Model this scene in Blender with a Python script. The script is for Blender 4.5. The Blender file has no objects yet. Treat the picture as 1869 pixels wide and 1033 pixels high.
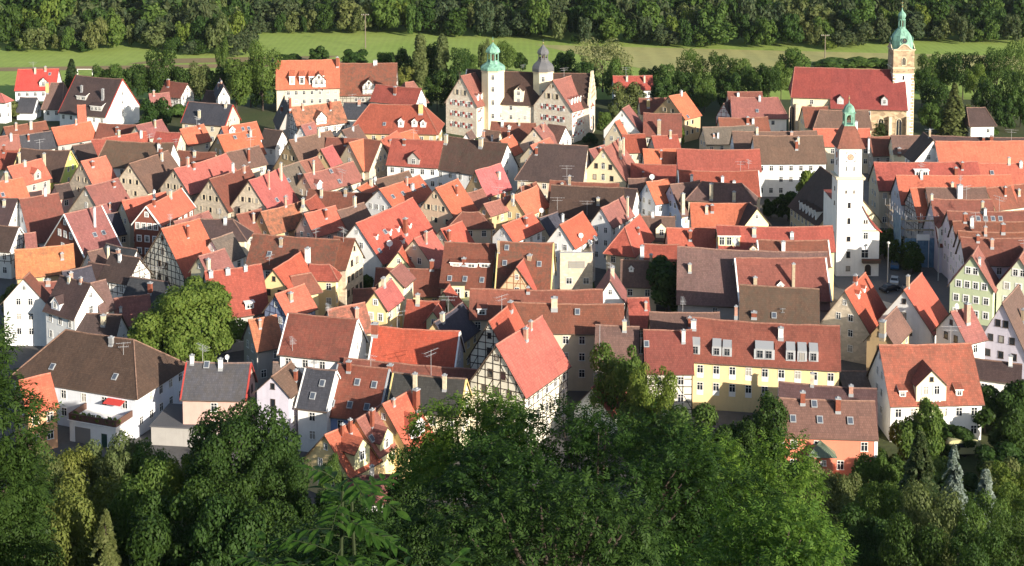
import bpy, math, random
import numpy as np
R=math.radians
SC=bpy.context.scene
COL=SC.collection
# ------------------------------------------------------------------ camera, sky, sun, exposure
cam=bpy.data.objects.new('camera',bpy.data.cameras.new('camera')); COL.objects.link(cam)
cam.location=(0,0,95); cam.rotation_euler=(R(85),0,0)
cam.data.sensor_width=36; cam.data.lens=36*2600/1869; cam.data.shift_y=-0.3312
cam.data.clip_start=0.5; cam.data.clip_end=6000
SC.camera=cam
SUN_EL,SUN_AZ=R(18),R(42)          # azimuth: to the right of straight behind the camera
sdir=(math.sin(SUN_AZ)*math.cos(SUN_EL),-math.cos(SUN_AZ)*math.cos(SUN_EL),math.sin(SUN_EL))
W=bpy.data.worlds.new('World'); SC.world=W; W.use_nodes=True
wn=W.node_tree; sky=wn.nodes.new('ShaderNodeTexSky'); sky.sky_type='NISHITA'; sky.sun_disc=False
sky.sun_elevation=SUN_EL; sky.sun_rotation=math.atan2(sdir[0],sdir[1])
wn.links.new(sky.outputs[0],wn.nodes['Background'].inputs[0]); wn.nodes['Background'].inputs[1].default_value=0.096
sl=bpy.data.lights.new('sun','SUN'); sl.energy=4.6; sl.angle=R(0.5); sl.color=(1,.91,.785)
so=bpy.data.objects.new('sun',sl); COL.objects.link(so)
from mathutils import Vector
so.rotation_euler=Vector(sdir).to_track_quat('Z','Y').to_euler()
SC.view_settings.view_transform='Standard'; SC.view_settings.look='None'
SC.view_settings.exposure=1.08; SC.view_settings.gamma=1
# ------------------------------------------------------------------ materials
MATS={}
def newmat(n,col,rough=.85):
    m=bpy.data.materials.new(n); m.use_nodes=True
    b=m.node_tree.nodes['Principled BSDF']; b.inputs['Base Color'].default_value=(*col,1); b.inputs['Roughness'].default_value=rough
    b.inputs['Specular IOR Level'].default_value=.25
    return m,m.node_tree,b
def plain(n,col,rough=.8,metal=0):
    if n in MATS: return MATS[n]
    m,t,b=newmat(n,col,rough); b.inputs['Metallic'].default_value=metal; MATS[n]=m; return m
def noisy(t,scale,detail=5,vec=None,rough=.6):
    n=t.nodes.new('ShaderNodeTexNoise'); n.inputs['Scale'].default_value=scale; n.inputs['Detail'].default_value=detail; n.inputs['Roughness'].default_value=rough
    if vec: t.links.new(vec,n.inputs['Vector'])
    return n.outputs['Fac']
def rng(t,v,a,b,c,d):
    n=t.nodes.new('ShaderNodeMapRange'); t.links.new(v,n.inputs[0])
    for i,x in enumerate((a,b,c,d)): n.inputs[i+1].default_value=x
    return n.outputs[0]
def mix(t,f,a,b,mode='MIX'):
    n=t.nodes.new('ShaderNodeMix'); n.data_type='RGBA'; n.blend_type=mode
    for s,v in ((0,f),(6,a),(7,b)):
        if hasattr(v,'links'): t.links.new(v,n.inputs[s])
        elif isinstance(v,(int,float)): n.inputs[s].default_value=v
        else: n.inputs[s].default_value=(*v,1)
    return n.outputs[2]
def mul(t,a,b):
    n=t.nodes.new('ShaderNodeMath'); n.operation='MULTIPLY'
    for i,v in enumerate((a,b)):
        if hasattr(v,'links'): t.links.new(v,n.inputs[i])
        else: n.inputs[i].default_value=v
    return n.outputs[0]
def geo_pos(t):
    return t.nodes.new('ShaderNodeNewGeometry').outputs['Position']
def scaled(t,v,s):
    n=t.nodes.new('ShaderNodeMapping'); t.links.new(v,n.inputs[0]); n.inputs['Scale'].default_value=s; return n.outputs[0]
def roof_mat():
    m,t,b=newmat('roof_tiles',(.3,.1,.07),.82)
    oi=t.nodes.new('ShaderNodeObjectInfo'); uv=t.nodes.new('ShaderNodeUVMap').outputs[0]; P=geo_pos(t)
    # tile by tile tint, broad weathering, streaks that run down the slope, lichen by object alpha
    br=t.nodes.new('ShaderNodeTexBrick'); t.links.new(uv,br.inputs['Vector']); br.inputs['Scale'].default_value=1
    br.inputs['Brick Width'].default_value=.30; br.inputs['Row Height'].default_value=.36; br.inputs['Mortar Size'].default_value=.022; br.inputs['Mortar Smooth'].default_value=.6
    br.inputs['Color1'].default_value=(.72,.72,.72,1); br.inputs['Color2'].default_value=(1.14,1.14,1.14,1); br.inputs['Mortar'].default_value=(.45,.45,.45,1)
    c=mix(t,.75,oi.outputs['Color'],br.outputs['Color'],'MULTIPLY')
    st=noisy(t,1.0,4,scaled(t,uv,(2.2,.16,1)))
    c=mix(t,rng(t,st,.42,.72,0,.42),c,mix(t,1,oi.outputs['Color'],(.55,.50,.48),'MULTIPLY'))
    big=noisy(t,.22,5,P)
    c=mix(t,rng(t,big,.45,.75,0,.4),c,mix(t,1,oi.outputs['Color'],(1.1,1.1,1.12),'MULTIPLY'))
    b2=t.nodes.new('ShaderNodeTexBrick'); mp=t.nodes.new('ShaderNodeMapping'); t.links.new(uv,mp.inputs[0]); ad=t.nodes.new('ShaderNodeVectorMath'); ad.operation='ADD'; t.links.new(mp.outputs[0],ad.inputs[0])
    sc=t.nodes.new('ShaderNodeVectorMath'); sc.operation='SCALE'; sc.inputs[0].default_value=(31,17,0); t.links.new(oi.outputs['Random'],sc.inputs['Scale']); t.links.new(sc.outputs[0],ad.inputs[1])
    t.links.new(ad.outputs[0],b2.inputs['Vector']); b2.inputs['Scale'].default_value=1; b2.inputs['Brick Width'].default_value=3.7; b2.inputs['Row Height'].default_value=2.6; b2.inputs['Mortar Size'].default_value=0
    b2.inputs['Color1'].default_value=(.70,.74,.78,1); b2.inputs['Color2'].default_value=(1.12,1.06,1.02,1); b2.offset_frequency=3; b2.squash=.6; b2.squash_frequency=2
    c=mix(t,.42,c,mix(t,1,c,b2.outputs['Color'],'MULTIPLY'))
    spk=noisy(t,1.6,3,scaled(t,uv,(1.2,2.2,1)))
    c=mix(t,rng(t,spk,.62,.70,0,.34),c,mix(t,1,c,(.5,.48,.5),'MULTIPLY'))
    c=mix(t,rng(t,spk,.30,.36,.3,0),c,mix(t,1,c,(1.2,1.15,1.12),'MULTIPLY'))
    pat=noisy(t,.9,8,P,.75)
    inv=t.nodes.new('ShaderNodeMath'); inv.operation='SUBTRACT'; inv.inputs[0].default_value=1; t.links.new(oi.outputs['Alpha'],inv.inputs[1])
    c=mix(t,mul(t,rng(t,pat,.44,.62,0,1),inv.outputs[0]),c,(.075,.062,.045))
    fine=noisy(t,3.1,6,P,.8)
    c=mix(t,rng(t,fine,.55,.8,0,.3),c,(.09,.075,.06))
    t.links.new(c,b.inputs['Base Color'])
    bp=t.nodes.new('ShaderNodeBump'); bp.inputs['Strength'].default_value=.5; bp.inputs['Distance'].default_value=.05
    t.links.new(br.outputs['Fac'],bp.inputs['Height']); bp.invert=True; t.links.new(bp.outputs[0],b.inputs['Normal'])
    MATS['roof']=m
roof_mat()
WALL=dict(w=(.80,.79,.75),c=(.62,.53,.38),cy=(.70,.61,.40),y=(.78,.60,.31),oc=(.52,.37,.20),t=(.58,.49,.37),g=(.38,.36,.33),pk=(.58,.38,.32),bl=(.66,.69,.74),br=(.21,.075,.05),
 gr=(.46,.52,.33),lg=(.60,.64,.47),lav=(.60,.56,.63),pe=(.64,.46,.32),co=(.66,.22,.14),blue=(.42,.52,.70),yg=(.52,.62,.16),yw=(.76,.69,.47),ly=(.72,.68,.38),brk=(.62,.34,.19),blue2=(.24,.34,.60),
 hb=(.74,.72,.66),hd=(.76,.71,.58),tim=(.38,.36,.30),hr=(.8,.78,.74),htb=(.33,.39,.56),hp=(.68,.48,.30),z=(.40,.41,.42),st=(.46,.34,.22),cas=(.74,.63,.50))
TIMB=dict(hb=(.045,.035,.03),hd=(.04,.028,.022),tim=(.09,.08,.07),hr=(.28,.04,.04),htb=(.12,.13,.2),hp=(.30,.14,.07),brk=(.16,.09,.05))
STONE={'t','cas','st'}
def wallm(k):
    n='wall_'+k
    if n in MATS: return MATS[n]
    col=WALL[k]; m,t,b=newmat('render_'+k,col,.9); P=geo_pos(t)
    dk=tuple(x*.78 for x in col)
    c=mix(t,rng(t,noisy(t,.55,7,P,.7),.42,.72,0,.55),col,dk)
    c=mix(t,rng(t,noisy(t,1,4,scaled(t,P,(1.6,1.6,.14))),.5,.78,0,.4),c,tuple(x*.7 for x in col))
    if k in STONE:
        br=t.nodes.new('ShaderNodeTexVoronoi'); br.inputs['Scale'].default_value=(1.5 if k!='st' else .95); t.links.new(scaled(t,P,(1,1,1.6)),br.inputs['Vector'])
        cc=t.nodes.new('ShaderNodeSeparateColor'); t.links.new(br.outputs['Color'],cc.inputs[0])
        c=mix(t,rng(t,cc.outputs[0],0,1,.0,(.9 if k=='st' else .45)),c,tuple(x*(.45 if k=='st' else .68) for x in col))
        c=mix(t,rng(t,cc.outputs[1],.6,1,.0,.5),c,tuple(min(x*1.35,.8) for x in col))
    t.links.new(c,b.inputs['Base Color']); MATS[n]=m; return m
def timb(k):
    return plain('timber_'+k,TIMB[k],.8)
def glass():
    if 'glass' in MATS: return MATS['glass']
    m,t,b=newmat('window_glass',(.02,.024,.03),.08); b.inputs['Specular IOR Level'].default_value=.6
    oi=t.nodes.new('ShaderNodeObjectInfo')
    c=mix(t,rng(t,oi.outputs['Random'],.8,.86,0,1),(.018,.022,.028),(.33,.31,.27)); t.links.new(c,b.inputs['Base Color']); MATS['glass']=m; return m
COLS=dict(b=(.24,.075,.045),w=(.78,.77,.73),c=(.58,.50,.36),t=(.40,.32,.22),g=(.28,.28,.28),y=(.62,.47,.20),p=(.50,.27,.20),z=(.30,.31,.32),r=(.36,.05,.04),s=(.045,.045,.05),x=(.10,.07,.05))
def colm(k): return plain('paint_'+k,COLS[k],.8)
def copper():
    if 'cop' in MATS: return MATS['cop']
    m,t,b=newmat('verdigris_copper',(.30,.52,.40),.6); P=geo_pos(t)
    c=mix(t,rng(t,noisy(t,1,5,scaled(t,P,(1.5,1.5,.3))),.38,.7,0,1),(.21,.40,.30),(.075,.16,.125)); t.links.new(c,b.inputs['Base Color']); MATS['cop']=m; return m
# ------------------------------------------------------------------ mesh helper
class MB:
    def __init__(s): s.v=[];s.f=[];s.m=[];s.uv=[]
    def face(s,pts,m=0,uv=None):
        i=len(s.v); s.v+=[tuple(p) for p in pts]; s.f.append(tuple(range(i,i+len(pts)))); s.m.append(m); s.uv.append(uv)
    def box(s,x0,x1,y0,y1,z0,z1,m=0):
        p=[(x0,y0,z0),(x1,y0,z0),(x1,y1,z0),(x0,y1,z0),(x0,y0,z1),(x1,y0,z1),(x1,y1,z1),(x0,y1,z1)]
        for q in ((0,3,2,1),(4,5,6,7),(0,1,5,4),(1,2,6,5),(2,3,7,6),(3,0,4,7)): s.face([p[i] for i in q],m)
    def bar(s,a,b,r,m=0,n=5,r2=None):
        a=np.array(a,float);b=np.array(b,float);d=b-a;d/=max(np.linalg.norm(d),1e-6)
        u=np.cross(d,(0,0,1) if abs(d[2])<.9 else (1,0,0));u/=np.linalg.norm(u);w=np.cross(d,u);r2=r if r2 is None else r2
        A=[a+r*(u*math.cos(6.2832*i/n)+w*math.sin(6.2832*i/n)) for i in range(n)];B=[b+r2*(u*math.cos(6.2832*i/n)+w*math.sin(6.2832*i/n)) for i in range(n)]
        for i in range(n): s.face([A[i],A[(i+1)%n],B[(i+1)%n],B[i]],m)
        s.face(A[::-1],m); s.face(B,m)
    def beam(s,p,q,nrm,w,pr,m=1):           # flat timber from p to q lying on a wall with outward normal nrm
        p=np.array(p,float);q=np.array(q,float);nrm=np.array(nrm,float);d=q-p;l=np.linalg.norm(d)
        if l<.15: return
        d/=l;t=np.cross(nrm,d)*w/2
        a=[p-t,q-t,q+t,p+t];o=[x+nrm*pr for x in a];b=[x-nrm*.01 for x in a]
        s.face(o,m)
        for i in range(4): s.face([b[i],b[(i+1)%4],o[(i+1)%4],o[i]],m)
    def lathe(s,prof,n=12,m=0,cx=0,cy=0,ph=0):
        rings=[[(cx+r*math.cos(6.28318*i/n+ph),cy+r*math.sin(6.28318*i/n+ph),z) for i in range(n)] for r,z in prof]
        for a,b in zip(rings,rings[1:]):
            for i in range(n): s.face([a[i],a[(i+1)%n],b[(i+1)%n],b[i]],m)
    def build(s,name,mats,parent=None,loc=None,rot=0,smooth=False):
        me=bpy.data.meshes.new(name); me.from_pydata(s.v,[],s.f)
        for m in mats: me.materials.append(m)
        me.polygons.foreach_set('material_index',s.m)
        if any(u for u in s.uv):
            l=me.uv_layers.new(name='UVMap'); buf=[]
            for f,u in zip(s.f,s.uv):
                for k in range(len(f)): buf+=list(u[k]) if u else [0,0]
            l.data.foreach_set('uv',buf)
        if smooth: me.polygons.foreach_set('use_smooth',[True]*len(s.f))
        return put(name,me,parent,loc,rot)
def put(name,me,parent=None,loc=None,rot=0):
    o=bpy.data.objects.new(name,me); COL.objects.link(o)
    if parent: o.parent=parent
    if loc is not None: o.location=loc
    o.rotation_euler=(0,0,rot); return o
def tag(o,label,cat,group=None,kind=None):
    if label: o['label']=label
    if cat: o['category']=cat
    if group: o['group']=group
    if kind: o['kind']=kind
    return o
def empty(name,loc,rot=0):
    return put(name,None,None,loc,rot)
rnd=random.Random(7)
# ------------------------------------------------------------------ ground, fields, streets
def hill(x,y):
    y2=y+.02*x
    if y2>=172: return 0.
    t=min(1,max(0,((x-14)/80 if x>0 else (-x-14)/96))); k=1-(.85 if x>0 else .38)*t*t*(3-2*t)  # flank falloff shaped so low sun reaches the foreground trees, right side most
    if y2>=0: return 93.3*(1-y2/172)**1.22*k
    return (93.3+min(-y2,160)*.03)*k
def ground():
    xs=np.concatenate([np.linspace(-1500,-260,14),np.linspace(-240,240,61),np.linspace(260,1500,14)])
    ys=np.concatenate([np.linspace(-300,-20,12),np.linspace(-14,190,60),[260,400,600,900,1400,2200,3500]])
    b=MB(); g=[[(x,y,hill(x,y)+(rnd.uniform(-.4,.4) if 6<y<150 else 0)) for x in xs] for y in ys]
    for j in range(len(ys)-1):
        for i in range(len(xs)-1): b.face([g[j][i],g[j][i+1],g[j+1][i+1],g[j+1][i]])
    m,t,bs=newmat('rough_grass',(.05,.07,.02),.95); P=geo_pos(t)
    c=mix(t,rng(t,noisy(t,.08,6,P),.35,.7,0,1),(.045,.065,.018),(.075,.075,.03)); c=mix(t,rng(t,noisy(t,1.2,6,P),.4,.7,0,.7),c,(.03,.035,.015))
    t.links.new(c,bs.inputs['Base Color'])
    tag(b.build('ground',[m]),None,None,None,'structure')
ground()
def sheet(name,pts,z,c1,c2,sc,c3=None,stripes=None):
    b=MB(); b.face([(x,y,z) for x,y in pts]); m,t,bs=newmat(name,c1,.95); P=geo_pos(t)
    c=mix(t,rng(t,noisy(t,sc,6,P),.35,.68,0,1),c1,c2)
    c=mix(t,rng(t,noisy(t,sc*9,6,P),.4,.75,0,.45),c,c3 or tuple(x*.6 for x in c1))
    if stripes:
        w=t.nodes.new('ShaderNodeTexWave'); w.inputs['Scale'].default_value=.12; w.inputs['Distortion'].default_value=1.5; t.links.new(scaled(t,P,stripes),w.inputs[0])
        c=mix(t,rng(t,w.outputs['Fac'],.3,.9,0,.22),c,tuple(x*1.35 for x in c1))
    t.links.new(c,bs.inputs['Base Color']); tag(b.build(name,[m]),None,None,None,'structure')
sheet('pavement',[(-120,206),(-60,192),(40,188),(62,222),(104,236),(140,330),(128,396),(60,388),(-20,398),(-90,392),(-150,385)],.02,(.085,.08,.078),(.12,.115,.11),.15)
sheet('street',[(72,215),(84,215),(93,296),(104,392),(97,392),(79,310),(66,290)],.04,(.11,.11,.115),(.14,.135,.13),.3)
sheet('meadow',[(-480,478),(480,478),(560,650),(-560,650)],.05,(.20,.28,.05),(.26,.32,.075),.02,stripes=(1,.4,1))
sheet('stubble_field',[(55,530),(200,535),(205,566),(60,588),(10,596)],.1,(.33,.30,.11),(.27,.27,.10),.04,stripes=(.3,1,1))
sheet('bare_path',[(-300,522),(-100,541),(-60,552),(-58,556),(-102,549),(-300,531)],.12,(.26,.18,.09),(.20,.15,.08),.1)
sheet('bare_patch',[(-150,548),(-75,556),(-70,568),(-140,560)],.14,(.24,.17,.09),(.19,.16,.07),.08)
# ------------------------------------------------------------------ house builder
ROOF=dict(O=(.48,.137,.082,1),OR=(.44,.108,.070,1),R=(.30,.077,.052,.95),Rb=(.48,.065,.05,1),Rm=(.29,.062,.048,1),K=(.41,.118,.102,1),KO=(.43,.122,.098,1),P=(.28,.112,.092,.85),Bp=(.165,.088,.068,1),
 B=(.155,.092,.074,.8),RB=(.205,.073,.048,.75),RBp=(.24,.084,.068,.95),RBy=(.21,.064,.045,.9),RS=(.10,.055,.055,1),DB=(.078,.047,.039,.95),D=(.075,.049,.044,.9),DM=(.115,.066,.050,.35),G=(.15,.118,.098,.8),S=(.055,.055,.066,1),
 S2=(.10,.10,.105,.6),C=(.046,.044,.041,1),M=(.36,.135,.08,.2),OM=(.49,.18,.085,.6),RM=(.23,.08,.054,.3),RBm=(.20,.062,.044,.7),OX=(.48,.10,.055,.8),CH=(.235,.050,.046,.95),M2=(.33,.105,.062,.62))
WIN={}
def winmesh(w,h,st):
    k=(round(w,1),round(h,1),st); w,h=k[0],k[1]
    if k in WIN: return WIN[k]
    b=MB(); f=.07
    fr={'d':'x','r':'w','m':'g','s':'c'}.get(st,'w')
    if st=='t':       # broad plaster surround
        e=.16
        b.box(-w/2-e,w/2+e,-.05,.02,h,h+e);b.box(-w/2-e,w/2+e,-.07,.02,-e,0);b.box(-w/2-e,-w/2,-.05,.02,0,h);b.box(w/2,w/2+e,-.05,.02,0,h)
    if st!='n':
        b.box(-w/2,w/2,-.06,.02,h-f,h);b.box(-w/2-.06,w/2+.06,-.12,.02,-f,0);b.box(-w/2,-w/2+f,-.06,.02,0,h-f);b.box(w/2-f,w/2,-.06,.02,0,h-f)
        if st not in('d','s'): b.box(-.03,.03,-.05,.02,0,h-f);b.box(-w/2+f,-.03,-.045,.02,h*.62,h*.62+.045);b.box(.03,w/2-f,-.045,.02,h*.62,h*.62+.045)
    b.box(-w/2+f,w/2-f,-.012,.01,0,h-f,1)
    if st=='a': # arched head
        n=7;c=[(w/2*math.cos(math.pi*i/n),-.03,h+w/2*.7*math.sin(math.pi*i/n)) for i in range(n+1)]; b.face(c[::-1],1)
    if st=='y': b.box(-w/2-.02,w/2+.02,-.03,.02,-h*.62,-f-.01,0)      # pale panel under the window
    if st=='s':
        b.box(-w/2-.03-w*.55,-w/2-.03,-.09,-.02,0,h,0)
    if st=='r':
        sw=w*.5
        for sg in (-1,1):
            x0=sg*(w/2+.02);x1=sg*(w/2+.02+sw)
            b.box(min(x0,x1),max(x0,x1),-.08,-.02,h*.5,h,2 if sg>0 else 0);b.box(min(x0,x1),max(x0,x1),-.08,-.02,0,h*.5,0 if sg>0 else 2)
    me=bpy.data.meshes.new('window'); me.from_pydata(b.v,[],b.f)
    for mm in (colm(fr),glass(),colm('r')): me.materials.append(mm)
    me.polygons.foreach_set('material_index',b.m); WIN[k]=me; return me
FACE={'a':R(-90),'b':R(90),'f':R(180),'k':0}
class Frame:  # local wall frame: point(face,u,z,out)
    def __init__(s,La,Lb,hw): s.La,s.Lb,s.hw=La,Lb,hw
    def pt(s,f,u,z,o=0):
        return {'a':(-s.La-o,-u,z),'b':(s.Lb+o,u,z),'f':(-u,s.hw+o,z),'k':(u,-s.hw-o,z)}[f]
    def nrm(s,f): return {'a':(-1,0,0),'b':(1,0,0),'f':(0,1,0),'k':(0,-1,0)}[f]
def place_win(parent,F,f,u,z,w,h,st):
    o=put('window',winmesh(w,h,st),parent,F.pt(f,u,z),FACE[f]); return o
def timber(b,F,f,half,ze,zr,gable,dense=1.,z0=.6,mi=1):
    N=F.nrm(f); tp=(zr-ze)/max(half,.1)
    def wid(z): return half if z<=ze or not gable else max(0,(zr-z)/tp)
    top=zr if gable else ze
    zs=[];z=ze
    while z>z0: zs.append(z); z-=1.25
    zs=zs[::-1]
    if gable:
        z=ze+1.2
        while z<zr-.7: zs.append(z); z+=1.2
    for z in zs:
        w=wid(z)
        if w>.3: b.beam(F.pt(f,-w,z),F.pt(f,w,z),N,.14,.03,mi)
    n=max(2,int(round(2*half/(1.4/dense)))); us=[-half+2*half*i/n for i in range(n+1)]
    for u in us:
        t=top if not gable else min(top,zr-abs(u)*tp)
        if t>z0+.4: b.beam(F.pt(f,u*.985,z0),F.pt(f,u*.985,t-.05),N,.13,.034,mi)
    k=0
    for zi in range(0,len(zs)-2,2):
        for i in range(n):
            k+=1
            if (i*7+zi*3)%4 not in(0,3): continue
            u0,u1=us[i],us[i+1]
            if abs(u0)<abs(u1): u0,u1=u1,u0
            z1=zs[zi];z2=zs[min(zi+2,len(zs)-1)]
            if gable and (zr-abs(u1)*tp)<z2: continue
            if gable and (zr-abs(u0)*tp)<z1: continue
            b.beam(F.pt(f,u0,z1),F.pt(f,u1,z2),N,.11,.027,mi)
    if gable:
        b.beam(F.pt(f,-half,ze),F.pt(f,0,zr),N,.2,.04,mi);b.beam(F.pt(f,half,ze),F.pt(f,0,zr),N,.2,.04,mi)
def slab(b,P,nx,ny,th,uv=True):
    # P(i,j)->point on top surface; closed slab
    g=[[np.array(P(i/nx,j/ny)) for i in range(nx+1)] for j in range(ny+1)]
    W=np.linalg.norm(g[0][-1]-g[0][0]);Wb=np.linalg.norm(g[-1][-1]-g[-1][0]);H=np.linalg.norm(g[-1][0]-g[0][0])
    dn=np.array((0,0,-th))
    def U(i,j):
        p=g[j][i]; return (p[0],p[1])
    for j in range(ny):
        for i in range(nx):
            q=[(i,j),(i,j+1),(i+1,j+1),(i+1,j)]
            b.face([g[y][x] for x,y in q],0,[(b.uvx(g[y][x]),b.uvy(g[y][x])) for x,y in q])
            b.face([g[y][x]+dn for x,y in q[::-1]],1)
    for i in range(nx):
        b.face([g[ny][i],g[ny][i]+dn,g[ny][i+1]+dn,g[ny][i+1]],1); b.face([g[0][i+1],g[0][i+1]+dn,g[0][i]+dn,g[0][i]],1)
    for j in range(ny):
        b.face([g[j][0],g[j][0]+dn,g[j+1][0]+dn,g[j+1][0]],2); b.face([g[j+1][nx],g[j+1][nx]+dn,g[j][nx]+dn,g[j][nx]],2)
def roof_mesh(L,hw,ze,zr,e1,e2,seed,ver):
    rr=random.Random(seed); b=MB(); tp=(zr-ze)/hw; cs=math.sqrt(1+tp*tp)
    oh=.28; ov=.38; lift=.14
    A=min(.34,L*.018)*rr.uniform(.2,1.2); ph=rr.uniform(0,6); 
    x0,x1=-L/2-(0 if e1 else oh),L/2+(0 if e2 else oh)
    X0,X1=-L/2-(e1+ov if e1 else oh),L/2+(e2+ov if e2 else oh)
    ze2=ze-ov*tp
    def sag(x,f): 
        return (-A*max(0,1-(2*x/max(L,1))**2)+.035*math.sin(x*1.1+ph)+.03*math.sin(x*2.7+ph*2))*(1-.6*f)
    nx=max(2,min(14,int(L/1.4))); ny=4
    for s in (1,-1):
        b.uvx=lambda p: p[0]; b.uvy=lambda p: abs(p[1])*cs
        def P(i,j,s=s):
            if s<0: i=1-i
            a0=x0+(X0-x0)*j;a1=x1+(X1-x1)*j; x=a0+(a1-a0)*i; y=s*(hw+ov)*j
            return (x,-y if False else y,zr+lift-tp*abs(y)+sag(x,j)+.02*math.sin(x*1.9+j*7+ph))
        # orientation: outward normals up
        slab(b,(lambda i,j: P(1-i,j)),nx,ny,.16)
    for e,sx in ((e1,-1),(e2,1)):
        if not e: continue
        h=math.sqrt((e+ov)**2+(zr-ze2)**2)
        b.uvx=lambda p: p[1]; b.uvy=lambda p,sx=sx: (abs(p[0])-L/2)*h/(e+ov)
        def Q(i,j,sx=sx,e=e):
            w=(hw+ov)*j; y=(-w+2*w*i)*(1 if sx>0 else -1)
            return (sx*(L/2+(e+ov)*j),y,zr+lift-(zr-ze2)*j+sag(sx*L/2,j)*(1-j))
        slab(b,Q,4,4,.16)
        for s in (1,-1): b.bar((sx*L/2,0,zr+lift+.05),(sx*(L/2+e+ov),s*(hw+ov),ze2+lift+.03),.12,3,5)
    # ridge tiles following the sag
    n=nx
    for i in range(n):
        a=x0+(x1-x0)*i/n;c=x0+(x1-x0)*(i+1)/n
        b.bar((a,0,zr+lift+.02+sag(a,0)),(c,0,zr+lift+.02+sag(c,0)),.14,3,6)
    # gutters
    for s in (1,-1): b.bar((X0,s*(hw+ov+.05),ze2+lift-.1),(X1,s*(hw+ov+.05),ze2+lift-.1),.07,1,4)
    if ver and ver!='p':
        for e,xx in ((e1,x0),(e2,x1)):
            if e: continue
            for s in (1,-1):
                o=.05 if xx>0 else -.05
                p=[(xx,0,zr+lift),(xx,s*(hw+ov),ze2+lift)]
                for q in range(1):
                    b.face([(xx+o,0,zr+lift+.07),(xx+o,s*(hw+ov),ze2+lift+.07),(xx+o,s*(hw+ov),ze2+lift-.3),(xx+o,0,zr+lift-.3)],2)
                    b.face([(xx+o,0,zr+lift+.07),(xx+o,s*(hw+ov),ze2+lift+.07),(xx-o*4,s*(hw+ov),ze2+lift+.07),(xx-o*4,0,zr+lift+.07)],2)
    return b
def antenna(parent,x,y,z,h,seed=0):
    b=MB(); b.bar((0,0,-.3),(0,0,h),.035)
    a=seed*1.3; d=(math.cos(a),math.sin(a)); n=(-d[1],d[0]); w=min(1.6,h*.5)
    for k,(zz,ww) in enumerate(((h-.15,w),(h-.75,w*.7))):
        b.bar((-d[0]*ww,-d[1]*ww,zz),(d[0]*ww,d[1]*ww,zz),.025)
        for q in range(6):
            t=-ww+2*ww*q/5; l=.28+.05*q
            b.bar((d[0]*t-n[0]*l,d[1]*t-n[1]*l,zz),(d[0]*t+n[0]*l,d[1]*t+n[1]*l,zz),.018,0,4)
    return b.build('antenna',[plain('grey_metal',(.42,.42,.42),.5,.3)],parent,(x,y,z))
def dish(parent,x,y,z,r,rotz):
    b=MB(); n=14
    ring=lambda rr,dy:[(rr*math.cos(6.283*i/n),dy,rr*math.sin(6.283*i/n)) for i in range(n)]
    A,B,C=ring(r,-.18),ring(r*.55,-.05),ring(.02,0)
    for P,Q in ((A,B),(B,C)):
        for i in range(n): b.face([P[i],P[(i+1)%n],Q[(i+1)%n],Q[i]])
    b.bar((0,0,0),(0,-.5,0),.025); b.bar((0,.05,0),(0,.1,-r-.6),.04)
    o=b.build('satellite_dish',[colm('w')],parent,(x,y,z),rotz); o.rotation_euler=(R(-18),0,rotz); return o
def chimney(parent,x,y,zb,h,w,col):
    b=MB(); d=w*.8; k={'b':'b'}.get(col,col)
    b.box(-w/2,w/2,-d/2,d/2,-1.2,h-.16); b.box(-w/2-.07,w/2+.07,-d/2-.07,d/2+.07,h-.16,h,1); b.box(-w/2-.05,w/2+.05,-d/2-.05,d/2+.05,-.6,.12,2)
    b.box(-w*.22,w*.22,-d*.22,d*.22,h,h+.2,1)
    m='chim_'+k
    if m not in MATS:
        mm,t,bs=newmat(m,COLS[k],.9); P=geo_pos(t); c=mix(t,rng(t,noisy(t,2.2,6,P),.4,.7,0,.7),COLS[k],tuple(q*.55 for q in COLS[k])); t.links.new(c,bs.inputs['Base Color']); MATS[m]=mm
    return b.build('chimney',[MATS[m],colm('z'),colm('z')],parent,(x,y,zb))
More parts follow.
